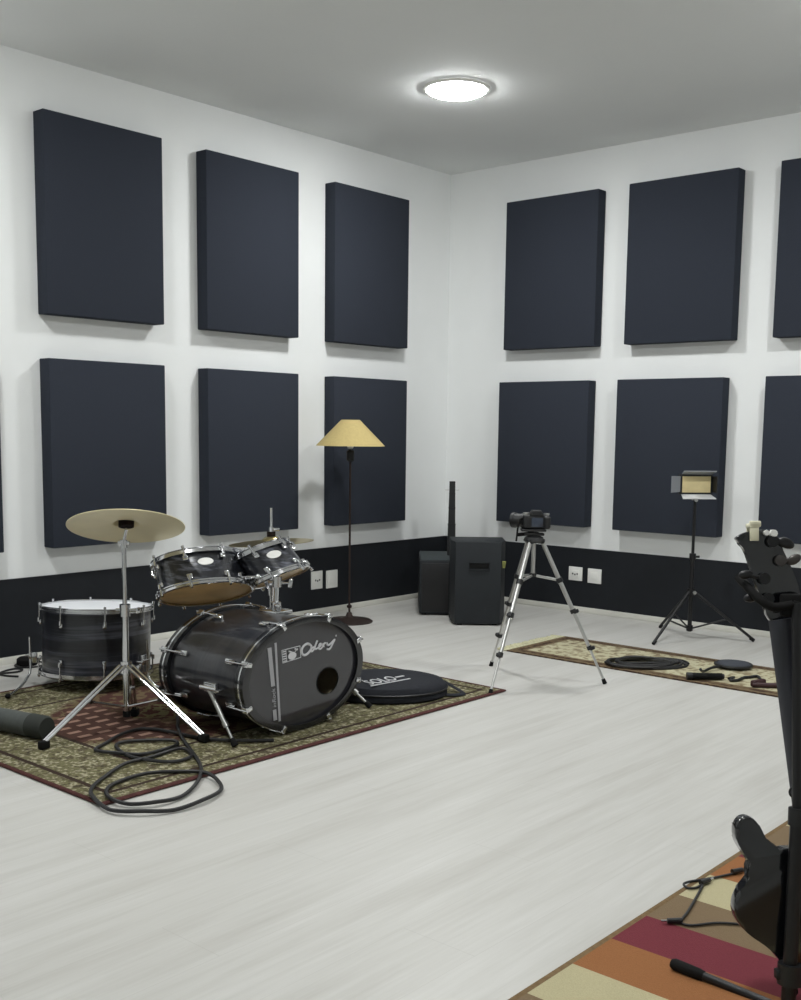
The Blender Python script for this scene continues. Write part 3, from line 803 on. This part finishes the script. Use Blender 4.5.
# ------------------------------------------------------------------ camera tripod
def tripod():
    h = V((2.622, -2.404, .855))
    t = thing('camera_tripod', 'silver camera tripod with black clips standing between the two patterned rugs', 'tripod', (2.66, -2.48, 0))
    feet = [V((2.712, -2.938, .006)), V((3.044, -2.227, .006)), V((2.241, -2.293, .006))]
    for f in feet:
        d = f - h; d.z = 0; d.normalize(); top = h + d * .055 - V((0, 0, .015)); L = f - top
        P = lambda k: top + L * k
        b = B(); b.cyl(P(0), P(.50), .0135, n=12); lg = b.build('leg', M['steel'], t)
        b = B(); b.cyl(P(.46), P(.76), .0105, n=12); b.build('middle_tube', M['steel'], lg)
        b = B(); b.cyl(P(.72), P(.985), .0075, n=10); b.build('lower_tube', M['steel'], lg)
        s = V((-d.y, d.x, 0))
        for k, r in ((.49, .019), (.75, .016)):
            b = B(); b.cyl(P(k - .013), P(k + .013), r, n=12); b.box((0, 0, 0), (.03, .03, .022), xf(L, P(k) + d * .018, s), bev=.005)
            b.build('leg_clip', M['black_plastic'], lg)
        b = B(); b.cyl(P(.97), f + V((0, 0, -.004)), .011, .014, n=12); b.build('rubber_foot', M['black_rubber'], lg)
        b = B(); b.cyl(P(.255), P(.285), .02, n=12); b.build('strut_collar', M['black_plastic'], lg)
        b = B(); b.path([P(.27), V((h.x, h.y, .638))], .0065, 8, flat=1.3); b.build('spreader_strut', M['steel'], t)
    b = B(); b.cyl((h.x, h.y, .645), (h.x, h.y, .88), .0135, n=14); b.build('centre_column', M['steel'], t)
    b = B(); b.cyl((h.x, h.y, .628), (h.x, h.y, .65), .022, n=14); b.build('spreader_hub', M['black_plastic'], t)
    mx = xf((0, 0, 1), h, DR)
    b = B(); b.lathe([(0, -.02), (.05, -.018), (.064, -.005), (.055, .015), (.036, .024), (0, .026)], mx, 20)
    for f in feet:
        d = f - h; d.z = 0; d.normalize(); b.box((.045, 0, -.008), (.045, .036, .03), xf((0, 0, 1), h, d), bev=.008)
    b.build('shoulder', M['black_plastic'], t)
    b = B(); b.cyl(h + V((0, 0, .02)), h + V((0, 0, .045)), .03, n=16); b.box((0, 0, .033), (.12, .06, .016), mx, bev=.006); b.box((-.005, 0, .058), (.15, .085, .014), mx, bev=.005); b.cyl(mx @ V((-.02, 0, .04)), mx @ V((-.02, 0, .056)), .02, n=12)
    hd = b.build('pan_head', M['black_plastic'], t)
    b = B(); b.cyl(mx @ V((-.03, 0, .036)), mx @ V((-.10, -.02, .03)), .011, n=10); b.build('lock_knob', M['black_rubber'], hd)
    # camera body (its back to us)
    cz = .066; mx = mx @ Matrix.Translation((.01, 0, .066)) @ Matrix.Diagonal((.8, .8, .9, 1)) @ Matrix.Translation((0, 0, -.066))
    t2 = thing('photo_camera', 'black digital camera with lens mounted on the silver tripod', 'camera', h + V((0, 0, cz)))
    b = B(); b.box((0, 0, cz + .048), (.20, .075, .092), mx, bev=.014, seg=3); b.box((.08, -.012, cz + .045), (.05, .095, .086), mx, bev=.016, seg=3); b.build('body', M['black_plastic'], t2)
    b = B(); b.prism([(-.055, 0), (.055, 0), (.034, .036), (-.034, .036)], -.05, .045, mx @ Matrix.Translation((0, 0, cz + .088)) @ Matrix.Rotation(PI / 2, 4, 'X'), bev=.006); b.build('viewfinder_hump', M['black_plastic'], t2)
    lx = mx @ V((-.06, .04, cz + .05)); ld = (DV * .55 - DR * .83).normalized()
    b = B(); b.lathe([(0, 0), (.045, 0), (.047, .03), (.04, .034), (.042, .075), (.047, .08), (.047, .1), (.038, .1), (.036, .09), (0, .09)], xf(ld, lx), 24); b.build('lens', M['black_plastic'], t2)
    b = B(); b.box((.005, -.039, cz + .045), (.085, .004, .06), mx, bev=.001); b.build('screen', M['screen'], t2)
    b = B(); b.cyl(mx @ V((.078, 0, cz + .092)), mx @ V((.078, 0, cz + .104)), .018, n=14); b.build('dial', M['steel'], t2)
    b = B(); b.cyl(mx @ V((-.075, 0, cz + .092)), mx @ V((-.075, 0, cz + .108)), .02, n=14); b.build('dial', M['steel'], t2)
    b = B(); p = [mx @ V(q) for q in ((-.10, 0, cz + .07), (-.125, -.01, cz + .06), (-.138, -.01, cz + .0), (-.142, -.012, cz - .04), (-.147, -.01, cz - .085))]
    b.path(p, .009, 8, smooth=2, flat=.5); b.build('strap', M['black_rubber'], t2)
tripod()

# ------------------------------------------------------------------ video light on a black stand
def video_light():
    x, y = 2.703, -.455
    t = thing('light_stand', 'thin black tripod light stand near the right wall', 'stand', (x, y, 0))
    b = B(); b.cyl((x, y, .05), (x, y, .36), .0155, n=12); b.build('lower_pole', M['black_metal'], t)
    b = B(); b.cyl((x, y, .33), (x, y, .61), .0155, n=12); b.cyl((x, y, .585), (x, y, .63), .024, n=12); b.cyl((x, y, .607), V((x, y, .607)) + DR * .05, .009, n=8); b.build('middle_pole', M['black_metal'], t)
    b = B(); b.cyl((x, y, .60), (x, y, 1.03), .011, n=10); b.build('upper_pole', M['black_metal'], t)
    hub = V((x, y, .345)); low = V((x, y, .075))
    b = B(); b.cyl(hub - V((0, 0, .025)), hub + V((0, 0, .025)), .028, n=14); b.cyl(hub, hub + CAMDIR * .04 + DR * .012, .008, n=8); b.build('hub', M['black_metal'], t)
    b = B(); b.cyl(hub + CAMDIR * .04 + DR * .012, hub + CAMDIR * .052 + DR * .016, .013, n=10); b.build('knob', M['steel'], t)
    b = B(); b.cyl(low - V((0, 0, .02)), low + V((0, 0, .02)), .024, n=12); b.build('lower_collar', M['black_metal'], t)
    for f in (V((2.646, -.897, .004)), V((3.122, -.264, .004)), V((2.343, -.226, .004))):
        d = f - hub; d.z = 0; d.normalize(); a = hub + d * .025; e = f
        b = B(); b.cyl(a, e + V((0, 0, .008)), .0105, n=10); lg = b.build('leg', M['black_metal'], t)
        b = B(); b.cyl(a.lerp(e, .93), e + V((0, 0, .004)), .0125, n=10); b.build('foot', M['black_rubber'], lg)
        b = B(); b.cyl(low + d * .02, a.lerp(e, .55), .0065, n=8); b.build('brace', M['black_metal'], t)
    # LED panel
    c = V((x, y, 1.137)) + DR * .004
    fwd = (CAMDIR * .97 + DR * .12).normalized()          # the panel faces the camera
    mx = xf(fwd, c, V((0, 0, 1)).cross(fwd))              # local x right, y up, z out
    t2 = thing('video_light', 'lit-coloured rectangular video light with four open barn door flaps', 'light', V((x, y, 1.03)))
    t2['label'] = 'rectangular video light with amber diffuser and four open flaps'
    w, h = .222, .126
    b = B(); b.box((0, 0, -.02), (w + .024, h + .024, .04), mx, bev=.004); b.build('housing', M['black_plastic'], t2)
    b = B(); b.box((0, 0, .002), (w - .008, h - .008, .005), mx, bev=.001); b.build('diffuser', M['led'], t2)
    def flap(name, p, q, out, m, trim):
        # quad from hinge p-q swung out by vector
        p, q, out = V(p), V(q), V(out); e = (q - p).normalized() * trim
        pts = [p, q, q + out - e * -1, p + out + e * -1]
        nrm = (q - p).cross(out).normalized() * .003
        vs = [mx @ (v + nrm) for v in pts] + [mx @ (v - nrm) for v in pts]
        b = B(); b._add(vs, [[3, 2, 1, 0], [4, 5, 6, 7]] + [[i, (i + 1) % 4, 4 + (i + 1) % 4, 4 + i] for i in range(4)])
        b.build('flap', m, t2)
    flap('flap', (-w / 2, h / 2 + .012, 0), (w / 2, h / 2 + .012, 0), (0, .024, .07), M['door_grey'], .012)
    flap('flap', (-w / 2, -h / 2 - .012, 0), (w / 2, -h / 2 - .012, 0), (0, -.026, .075), M['door_white'], .014)
    flap('flap', (-w / 2 - .012, -h / 2 + .008, 0), (-w / 2 - .012, h / 2 - .004, 0), (-.084, 0, .05), M['door_grey'], .003)
    flap('flap', (w / 2 + .012, -h / 2 + .008, 0), (w / 2 + .012, h / 2 - .004, 0), (.006, 0, .07), M['black_plastic'], .003)
    b = B(); b.box((0, -h / 2 - .03, -.03), (.03, .05, .03), mx, bev=.004); b.cyl(mx @ V((0, -h / 2 - .05, -.01)), mx @ V((0, -h / 2 - .05, .012)), .014, n=10); b.build('bracket', M['steel'], t2)
video_light()

# ------------------------------------------------------------------ things lying on the runner
RUN = .0105
def run_coil():
    c = V((2.965, -1.615, RUN)); b = B()
    pts = []
    N = 5 * 28
    for i in range(N):
        a = 2 * PI * i / 28; k = i // 28
        w = .055 * math.sin(k * 2.1 + 1) ; R1 = .265 - .030 * k * .8 + .012 * math.sin(3 * a + k); R2 = .145 - .012 * k + .008 * math.sin(2 * a + 2 * k)
        u = DR * (R1 * math.cos(a) + w * .6) + DV * (R2 * math.sin(a) * 1.05 + .012 * math.cos(k * 1.7))
        pts.append(c + u + V((0, 0, .010 + .0045 * k + .005 * math.sin(a * 2 + k))))
    b.path(pts, .0095, 7)
    solo(b, 'coiled_cable', M['cable'], 'coiled black cable lying on the cream runner rug', 'cable', c)
run_coil()
def pop_filter():
    c = V((3.418, -1.265, RUN))
    t = thing('pop_filter', 'dark oval pop filter with curved stem lying on the cream runner', 'pop filter', c)
    mx = xf((0, 0, 1), c, DR)
    b = B(); b.lathe([(.0, .008), (.08, .012), (.10, .012), (.112, .02), (.10, .03), (.08, .034), (0, .037)], mx, 40); b.build('screen', mat('grey mesh screen', rgb(58, 62, 70), .8, noise=.15, nscale=150), t)
    b = B(); b.path([mx @ V((.113 * math.cos(k * PI / 16), .113 * math.sin(k * PI / 16), .02)) for k in range(32)], .009, 8, True); b.build('hoop', M['black_plastic'], t)
    b = B(); b.path([(3.40, -1.35, RUN + .02), (3.365, -1.46, RUN + .02), (3.365, -1.58, RUN + .015), (3.388, -1.67, RUN + .045)], .009, 8, smooth=2); b.build('stem', M['black_metal'], t)
pop_filter()
def dark_bar():
    a, e = V((3.375, -1.80, RUN + .0225)), V((3.53, -1.67, RUN + .0225))
    t = thing('clamp_bar', 'dark bar with rubber grip lying at the front edge of the runner', 'clamp', a.lerp(e, .5) * 1.0)
    b = B(); b.cyl(a, e, .0205, n=14); b.build('grip', M['black_rubber'], t)
    b = B(); b.cyl(a - (e - a).normalized() * .012, a + (e - a).normalized() * .02, .0225, n=14); b.cyl(e - (e - a).normalized() * .01, e + (e - a).normalized() * .012, .016, n=12); b.build('end_cap', M['black_metal'], t)
dark_bar()
def chain():
    pts = [(3.53, -1.60), (3.541, -1.55), (3.56, -1.64), (3.59, -1.602), (3.585, -1.508), (3.608, -1.47), (3.62, -1.424), (3.645, -1.425), (3.70, -1.515), (3.73, -1.56)]
    b = B(); b.path([V((x + .03, y - .04, RUN + .010)) for x, y in pts], .009, 7, smooth=2)
    solo(b, 'short_cable', M['cable'], 'short tangled cable between the dark bar and the bass neck on the runner', 'cable', (3.6, -1.5, RUN))
    a, e = V((3.75, -1.73, RUN + .016)), V((3.95, -1.575, RUN + .016))
    t = thing('clamp_bracket', 'dark red-brown bracket on the runner beside the bass guitar neck', 'clamp', a)
    m = mat('dark reddish metal', rgb(60, 34, 36), .5)
    b = B(); b.cyl(a, e, .0155, n=12); b.build('rod', m, t)
    b = B(); b.box((0, 0, .022), (.035, .11, .042), xf((0, 0, 1), (3.765, -1.68, RUN), V((.9, -.3, 0))), bev=.012); b.build('jaw', m, t)
chain()

# ------------------------------------------------------------------ cables and small things round the drum rug
def drum_cable():
    xy = [(2.34, -4.675), (2.213, -4.712), (2.071, -4.739), (1.943, -4.781), (1.97, -4.922), (2.031, -5.052), (2.106, -5.159), (2.21, -5.118), (2.307, -5.044), (2.326, -4.931), (2.285, -4.83), (2.232, -4.82), (2.141, -4.894), (2.083, -4.982), (2.127, -5.061), (2.29, -5.098), (2.452, -5.074), (2.509, -5.002), (2.49, -4.909), (2.366, -4.873), (2.37, -5.042), (2.384, -5.192), (2.465, -5.355), (2.566, -5.482), (2.665, -5.539), (2.821, -5.564), (2.93, -5.495), (2.991, -5.39), (2.997, -5.257), (2.949, -5.122), (2.854, -5.053), (2.738, -5.03), (2.624, -5.091), (2.569, -5.207), (2.558, -5.332), (2.613, -5.438), (2.711, -5.496), (2.81, -5.475), (2.882, -5.393), (2.884, -5.274), (2.806, -5.131), (2.666, -4.995), (2.501, -4.898), (2.256, -4.776)]
    head = [(2.56, -4.47), (2.47, -4.60)]
    pts = []
    for i, (x, y) in enumerate(head + xy):
        on = x < 2.76 and y > -5.58
        pts.append(V((x, y, (.019 if on else .012) + .008 * abs(math.sin(i * 1.3)))))
    pts[-1].z = .03
    pts += [V((2.12, -4.70, .05)), V((1.99, -4.60, .03)), V((1.88, -4.52, .02))]
    b = B(); b.path(pts, .0085, 7, smooth=3)
    solo(b, 'coiled_cable', M['cable'], 'long black cable looped over the front corner of the drum rug', 'cable', (2.3, -5.0, RUG))
drum_cable()
def tube_case():
    a, e = V((1.752, -5.190, RUG + .056)), V((1.16, -5.318, RUG + .056))
    t = thing('tube_case', 'dark grey tube-shaped case on the drum rug at left photo edge', 'case', V((1.45, -5.26, RUG)))
    d = (a - e).normalized()
    b = B(); b.lathe([(0, 0), (.05, 0), (.056, .008), (.056, (a - e).length - .1), (0, (a - e).length - .1)], xf(d, e), 28); b.build('tube', M['tube'], t)
    b = B(); b.lathe([(.0, 0), (.058, 0), (.058, .085), (.05, .1), (0, .102)], xf(d, a - d * .1), 28); b.build('end_cap', M['tubecap'], t, 'darker end cap')
tube_case()
def wall_pad():
    c = V((.11, -4.33, 0))
    t = thing('round_pad', 'small black round pad on white floor by left wall, behind the floor tom', 'pad', c)
    b = B(); b.lathe([(0, .0), (.058, 0), (.066, .012), (.064, .04), (.05, .05), (0, .054)], xf((0, 0, 1), c), 28); b.build('pad', M['black_rubber'], t)
    b = B(); b.path([c + V((.03 + .085 * math.cos(k * PI / 12), .085 * math.sin(k * PI / 12) * 1.1, .006)) for k in range(24)], .005, 6, True); b.build('rim', M['black_metal'], t)
    pts = [(.40, -4.56), (.33, -4.60), (.25, -4.60), (.20, -4.53), (.19, -4.46), (.24, -4.44), (.28, -4.50), (.24, -4.60), (.17, -4.68), (.12, -4.75)]
    b = B(); b.path([V((x, y, .007)) for x, y in pts], .006, 7, smooth=2)
    solo(b, 'thin_cable', M['cable'], 'thin black cable on the white floor beside the round pad', 'cable', (.25, -4.55, 0))
wall_pad()

# ------------------------------------------------------------------ bass guitar hanging on its stand
def bass():
    D = 2.95; f = 1111.0; CW = V((6.41616, -7.98942, 1.5))
    F = V((-.652, .749, -.121)).normalized(); R = V((.753, .658, .012)); R = (R - F * R.dot(F)).normalized(); U = R.cross(F)
    S = D / f
    O = CW + F * D + R * (400 * S) + U * ((565.57 - 855) * S)          # origin: on the body, beside the neck joint
    mx = Matrix((R, U, -F)).transposed().to_4x4(); mx.translation = O
    Q = lambda px, py, z=0: ((px - 800.5) * S, (855 - py) * S)
    base = V((O.x, O.y, .16))
    t = thing('bass_guitar', 'glossy black electric bass guitar at right photo edge, seen from behind', 'guitar', base)
    out = [(781, 846), (775, 848), (768, 843), (762, 833), (757, 823), (752, 817), (745, 814.5), (738, 817), (734, 824), (733, 832), (736, 842), (742, 852), (748, 861), (750, 868), (747, 876), (741, 884), (735, 892), (732, 902), (733, 913), (739, 924), (750, 934), (762, 942), (772, 951), (781, 962), (795, 972), (818, 977), (842, 972), (860, 958), (872, 938), (876, 915), (872, 893), (866, 876), (868, 860), (876, 842), (884, 822), (886, 806), (878, 796), (866, 797), (854, 808), (844, 822), (836, 836), (828, 845), (818, 846)]
    pl = [V(Q(*p) + (0,)) for p in out]
    pl = catmull(pl, True)
    b = B(); b.prism([(p.x, p.y) for p in pl], -.022, .022, mx, bev=.009, seg=4); b.build('body', M['bass'], t)
    # neck: from the body joint to the nut, leaning left as it rises
    def strip(p0, p1, w0, w1, z0, z1, rnd=True):
        a, e = V(Q(*p0) + (0,)), V(Q(*p1) + (0,)); d = (e - a).normalized(); s = V((d.y, -d.x, 0))
        vs, N = [], 10
        for c, w in ((a, w0), (e, w1)):
            for k in range(N + 1):
                th = PI * k / N
                vs.append(mx @ (c + s * (w * math.cos(th)) + V((0, 0, z0 + (z1 - z0) * math.sin(th)))))
        m = N + 1
        fs = [[k, k + 1, m + k + 1, m + k] for k in range(N)] + [[0, m, 2 * m - 1, m - 1][::-1], list(range(m)), list(range(2 * m - 1, m - 1, -1))]
        b = B(); b._add(vs, fs); return b
    nk = strip((817, 868), (782.5, 618), .043, .037, -.004, .026).build('neck', M['neck'], t)
    strip((817, 850), (782.5, 618), .0435, .0375, -.004, -.012).build('fingerboard', M['black_plastic'], nk)
    # headstock
    hs = [(769, 620), (764, 606), (757, 590), (752, 575), (748, 562), (744, 551), (739, 543), (734.5, 538), (740, 534), (748, 531), (757, 530), (766, 529), (774, 532), (779, 540), (782, 550), (787, 560), (792, 572), (797, 585), (799, 600), (797, 620)]
    hp = catmull([V(Q(*p) + (0,)) for p in hs], True)
    b = B(); b.prism([(p.x, p.y) for p in hp], -.010, .010, mx, bev=.003, seg=2); hd = b.build('headstock', M['bass'], t)
    def peg(shaft, knob, r, m, ang):
        a, e = V(Q(*shaft) + (0,)), V(Q(*knob) + (0,))
        b = B(); b.cyl(mx @ (a + V((0, 0, .014))), mx @ (e + V((0, 0, .014))), .006, n=8); b.ball((0, 0, 0), r, mx @ Matrix.Translation(e + V((0, 0, .014))) @ Matrix.Rotation(ang, 4, 'Z')); b.cyl(mx @ (a + V((0, 0, .008))), mx @ (a + V((0, 0, .024))), .015, n=14)
        b.build('tuning_peg', m, t)
    peg((770, 541), (784, 542.5), (.024, .014, .008), M['black_metal'], -.4)
    peg((778, 560), (792, 559), (.021, .013, .008), mat('grey brown peg', rgb(74, 70, 68), .35, .5), .5)
    peg((762, 578), (744, 574), (.020, .012, .008), M['black_metal'], .15)
    peg((766, 598), (749, 597), (.020, .012, .008), M['black_metal'], .15)
    # strings end at white string posts near the top
    b = B()
    for px, py, r in ((771, 533, .010), (764, 532.5, .007)): b.cyl(mx @ V(Q(px, py) + (-.004,)), mx @ V(Q(px, py) + (.024,)), r, n=10)
    b.build('string_post', M['plate'], t, 'white ended string posts')
    # strap button ring at the heel
    b = B(); c = V(Q(791, 790) + (.0,)); b.path([mx @ (c + V((.011 * math.cos(k * PI / 8), .013 * math.sin(k * PI / 8), .02))) for k in range(16)], .003, 6, True); b.build('hook_ring', M['black_metal'], t)
    b = B()
    for px, py in ((803, 822), (812, 822), (803, 836), (812, 836)): b.cyl(mx @ V(Q(px, py) + (.022,)), mx @ V(Q(px, py) + (.026,)), .006, n=10)
    b.build('neck_screw', M['chrome'], t)
    # clip-on tuner
    tc = thing('clip_tuner', 'ivory clip-on tuner gripping the tip of the bass headstock', 'tuner', mx @ V(Q(753, 530) + (.012,)))
    b = B(); c = Q(752.5, 533); b.box((c[0], c[1], .014), (.024, .040, .006), mx, bev=.002); b.box((c[0], c[1], -.014), (.024, .040, .006), mx, bev=.002); b.box((c[0], c[1] + .021, 0), (.028, .012, .036), mx, bev=.003); b.build('clamp', M['ivory'], tc)
    b = B(); c = Q(753.5, 523.5); b.box((c[0], c[1], .012), (.030, .016, .012), mx @ Matrix.Rotation(.0, 4, 'Z'), bev=.003); b.cyl(mx @ V((c[0], c[1], 0)), mx @ V((c[0], c[1], .018)), .005, n=8); b.build('display', M['ivory'], tc)

    # stand
    foot0 = V((5.375, -5.215, 0)); 
    ts = thing('guitar_stand', 'black tubular guitar stand holding the bass guitar at its neck', 'stand', foot0)
    pz = .052
    W = lambda px, py, z=pz: mx @ V(Q(px - 7, py) + (z,))
    hub = W(790, 966)
    top = W(797.5, 812)
    b = B(); b.cyl(W(788, 1003), top, .0185, n=16); b.build('lower_pole', M['black_metal'], ts)
    b = B(); b.cyl(W(797, 830), W(797, 602, .048), .0125, n=12); b.build('upper_pole', M['black_metal'], ts)
    b = B(); b.cyl(W(790.6, 956), W(789.6, 976), .032, n=16); b.cyl(W(790, 966), W(779, 966), .008, n=8); b.box((0, 0, 0), (.026, .026, .014), xf(R, W(778, 966), U), bev=.004); b.build('hub', M['black_plastic'], ts)
    b = B(); b.cyl(W(797.8, 803), W(797.2, 820), .024, n=14); b.build('collar', M['black_plastic'], ts)
    # yoke round the neck below the headstock
    b = B(); b.path([W(793, 603, .045), W(775, 606, .045), W(762, 598, .035), W(753, 585, .0), W(749, 577, -.03)], .012, 10, smooth=2)
    b.path([W(793, 603, .045), W(806, 606, .045), W(815, 598, .035), W(820, 585, 0), W(822, 577, -.03)], .012, 10, smooth=2)
    b.box(Q(788, 604) + (.038,), (.07, .06, .02), mx, bev=.008); b.build('neck_yoke', M['black_rubber'], ts)
    # lower cradle arms reaching under the body
    b = B(); b.path([W(790, 970), W(796, 985, .04), W(798, 988, .0), W(798, 986, -.04)], .010, 10, smooth=2); b.path([W(790, 968), W(822, 984, .04), W(838, 985, .0), W(838, 984, -.04)], .010, 10, smooth=2); b.build('cradle', M['black_rubber'], ts)
    # legs
    lh = W(788, 1003); z0 = RUG
    for fx, fy in ((5.055, -5.25), (5.52, -5.62), (5.58, -4.90)):
        e = V((fx, fy, z0 + .016)); d = (e - lh).normalized()
        b = B(); b.cyl(lh + d * .01, e - d * .07, .0125, n=12); lg = b.build('leg', M['black_metal'], ts)
        b = B(); b.lathe([(0, 0), (.012, .002), (.0165, .012), (.0165, .085), (.014, .1), (0, .1)], xf(-d, e), 16); b.build('rubber_tip', M['black_rubber'], lg)
bass()

def rug_cable():
    z = RUG + .005
    main = [(4.903, -4.484), (4.862, -4.583), (4.822, -4.656), (4.814, -4.698), (4.84, -4.716), (4.859, -4.691), (4.862, -4.657), (4.893, -4.766), (4.925, -4.893), (4.943, -4.971), (4.98, -4.965), (5.018, -4.909), (5.064, -4.871), (5.15, -4.83), (5.32, -4.80)]
    t = thing('instrument_cable', 'thin black cable with plugs zigzagging on the striped rug', 'cable', (4.92, -4.75, RUG))
    b = B(); b.path([V((x, y, z)) for x, y in main], .0042, 7, smooth=2); b.build('cord', M['cable'], t)
    for a, e in (((4.893, -4.50), (4.918, -4.44)), ((4.856, -4.66), (4.865, -4.615)), ((4.945, -4.968), (4.912, -5.0))):
        a, e = V(a + (z + .005,)), V(e + (z + .005,)); d = (e - a).normalized()
        b = B(); b.cyl(a, a + d * .045, .0095, .0085, n=10); pg = b.build('plug', M['black_plastic'], t)
        b = B(); b.cyl(a + d * .045, a + d * .065, .0035, n=8); b.build('plug_tip', M['chrome'], pg)
rug_cable()

# ------------------------------------------------------------------ camera and world
F = V((-.65211, .74855, -.12056)); 
yaw, pitch, roll = .7163645946, -.1208570291, .0124749551
cy_, sy_ = math.cos(yaw), math.sin(yaw); cp, sp = math.cos(pitch), math.sin(pitch); cr, sr = math.cos(roll), math.sin(roll)
fw = V((-sy_, cy_, 0)); rt = V((cy_, sy_, 0)); up = V((0, 0, 1))
Fv = fw * cp + up * sp; Uv = fw * -sp + up * cp
Rv = rt * cr + Uv * sr; Uv2 = rt * -sr + Uv * cr
cd = bpy.data.cameras.new('camera'); cam = bpy.data.objects.new('camera', cd); COL.objects.link(cam)
mw = Matrix((Rv, Uv2, -Fv)).transposed().to_4x4(); mw.translation = V((6.41615877, -7.98941923, 1.5)); cam.matrix_world = mw
cd.sensor_fit = 'AUTO'; cd.sensor_width = 36; cd.lens = 1111.0055 / 1000 * 36
cd.shift_x = 0; cd.shift_y = 65.57 / 1000
cd.clip_start = .05
SC.camera = cam
SC.cycles.diffuse_bounces = 8
w = bpy.data.worlds.new('world'); SC.world = w; w.use_nodes = True
w.node_tree.nodes['Background'].inputs[0].default_value = (.6, .65, .7, 1); w.node_tree.nodes['Background'].inputs[1].default_value = .0
vs = SC.view_settings
vs.view_transform = 'Standard'; vs.look = 'None'; vs.gamma = 1; vs.exposure = 0
try: vs.use_curve_mapping = False
except Exception: pass
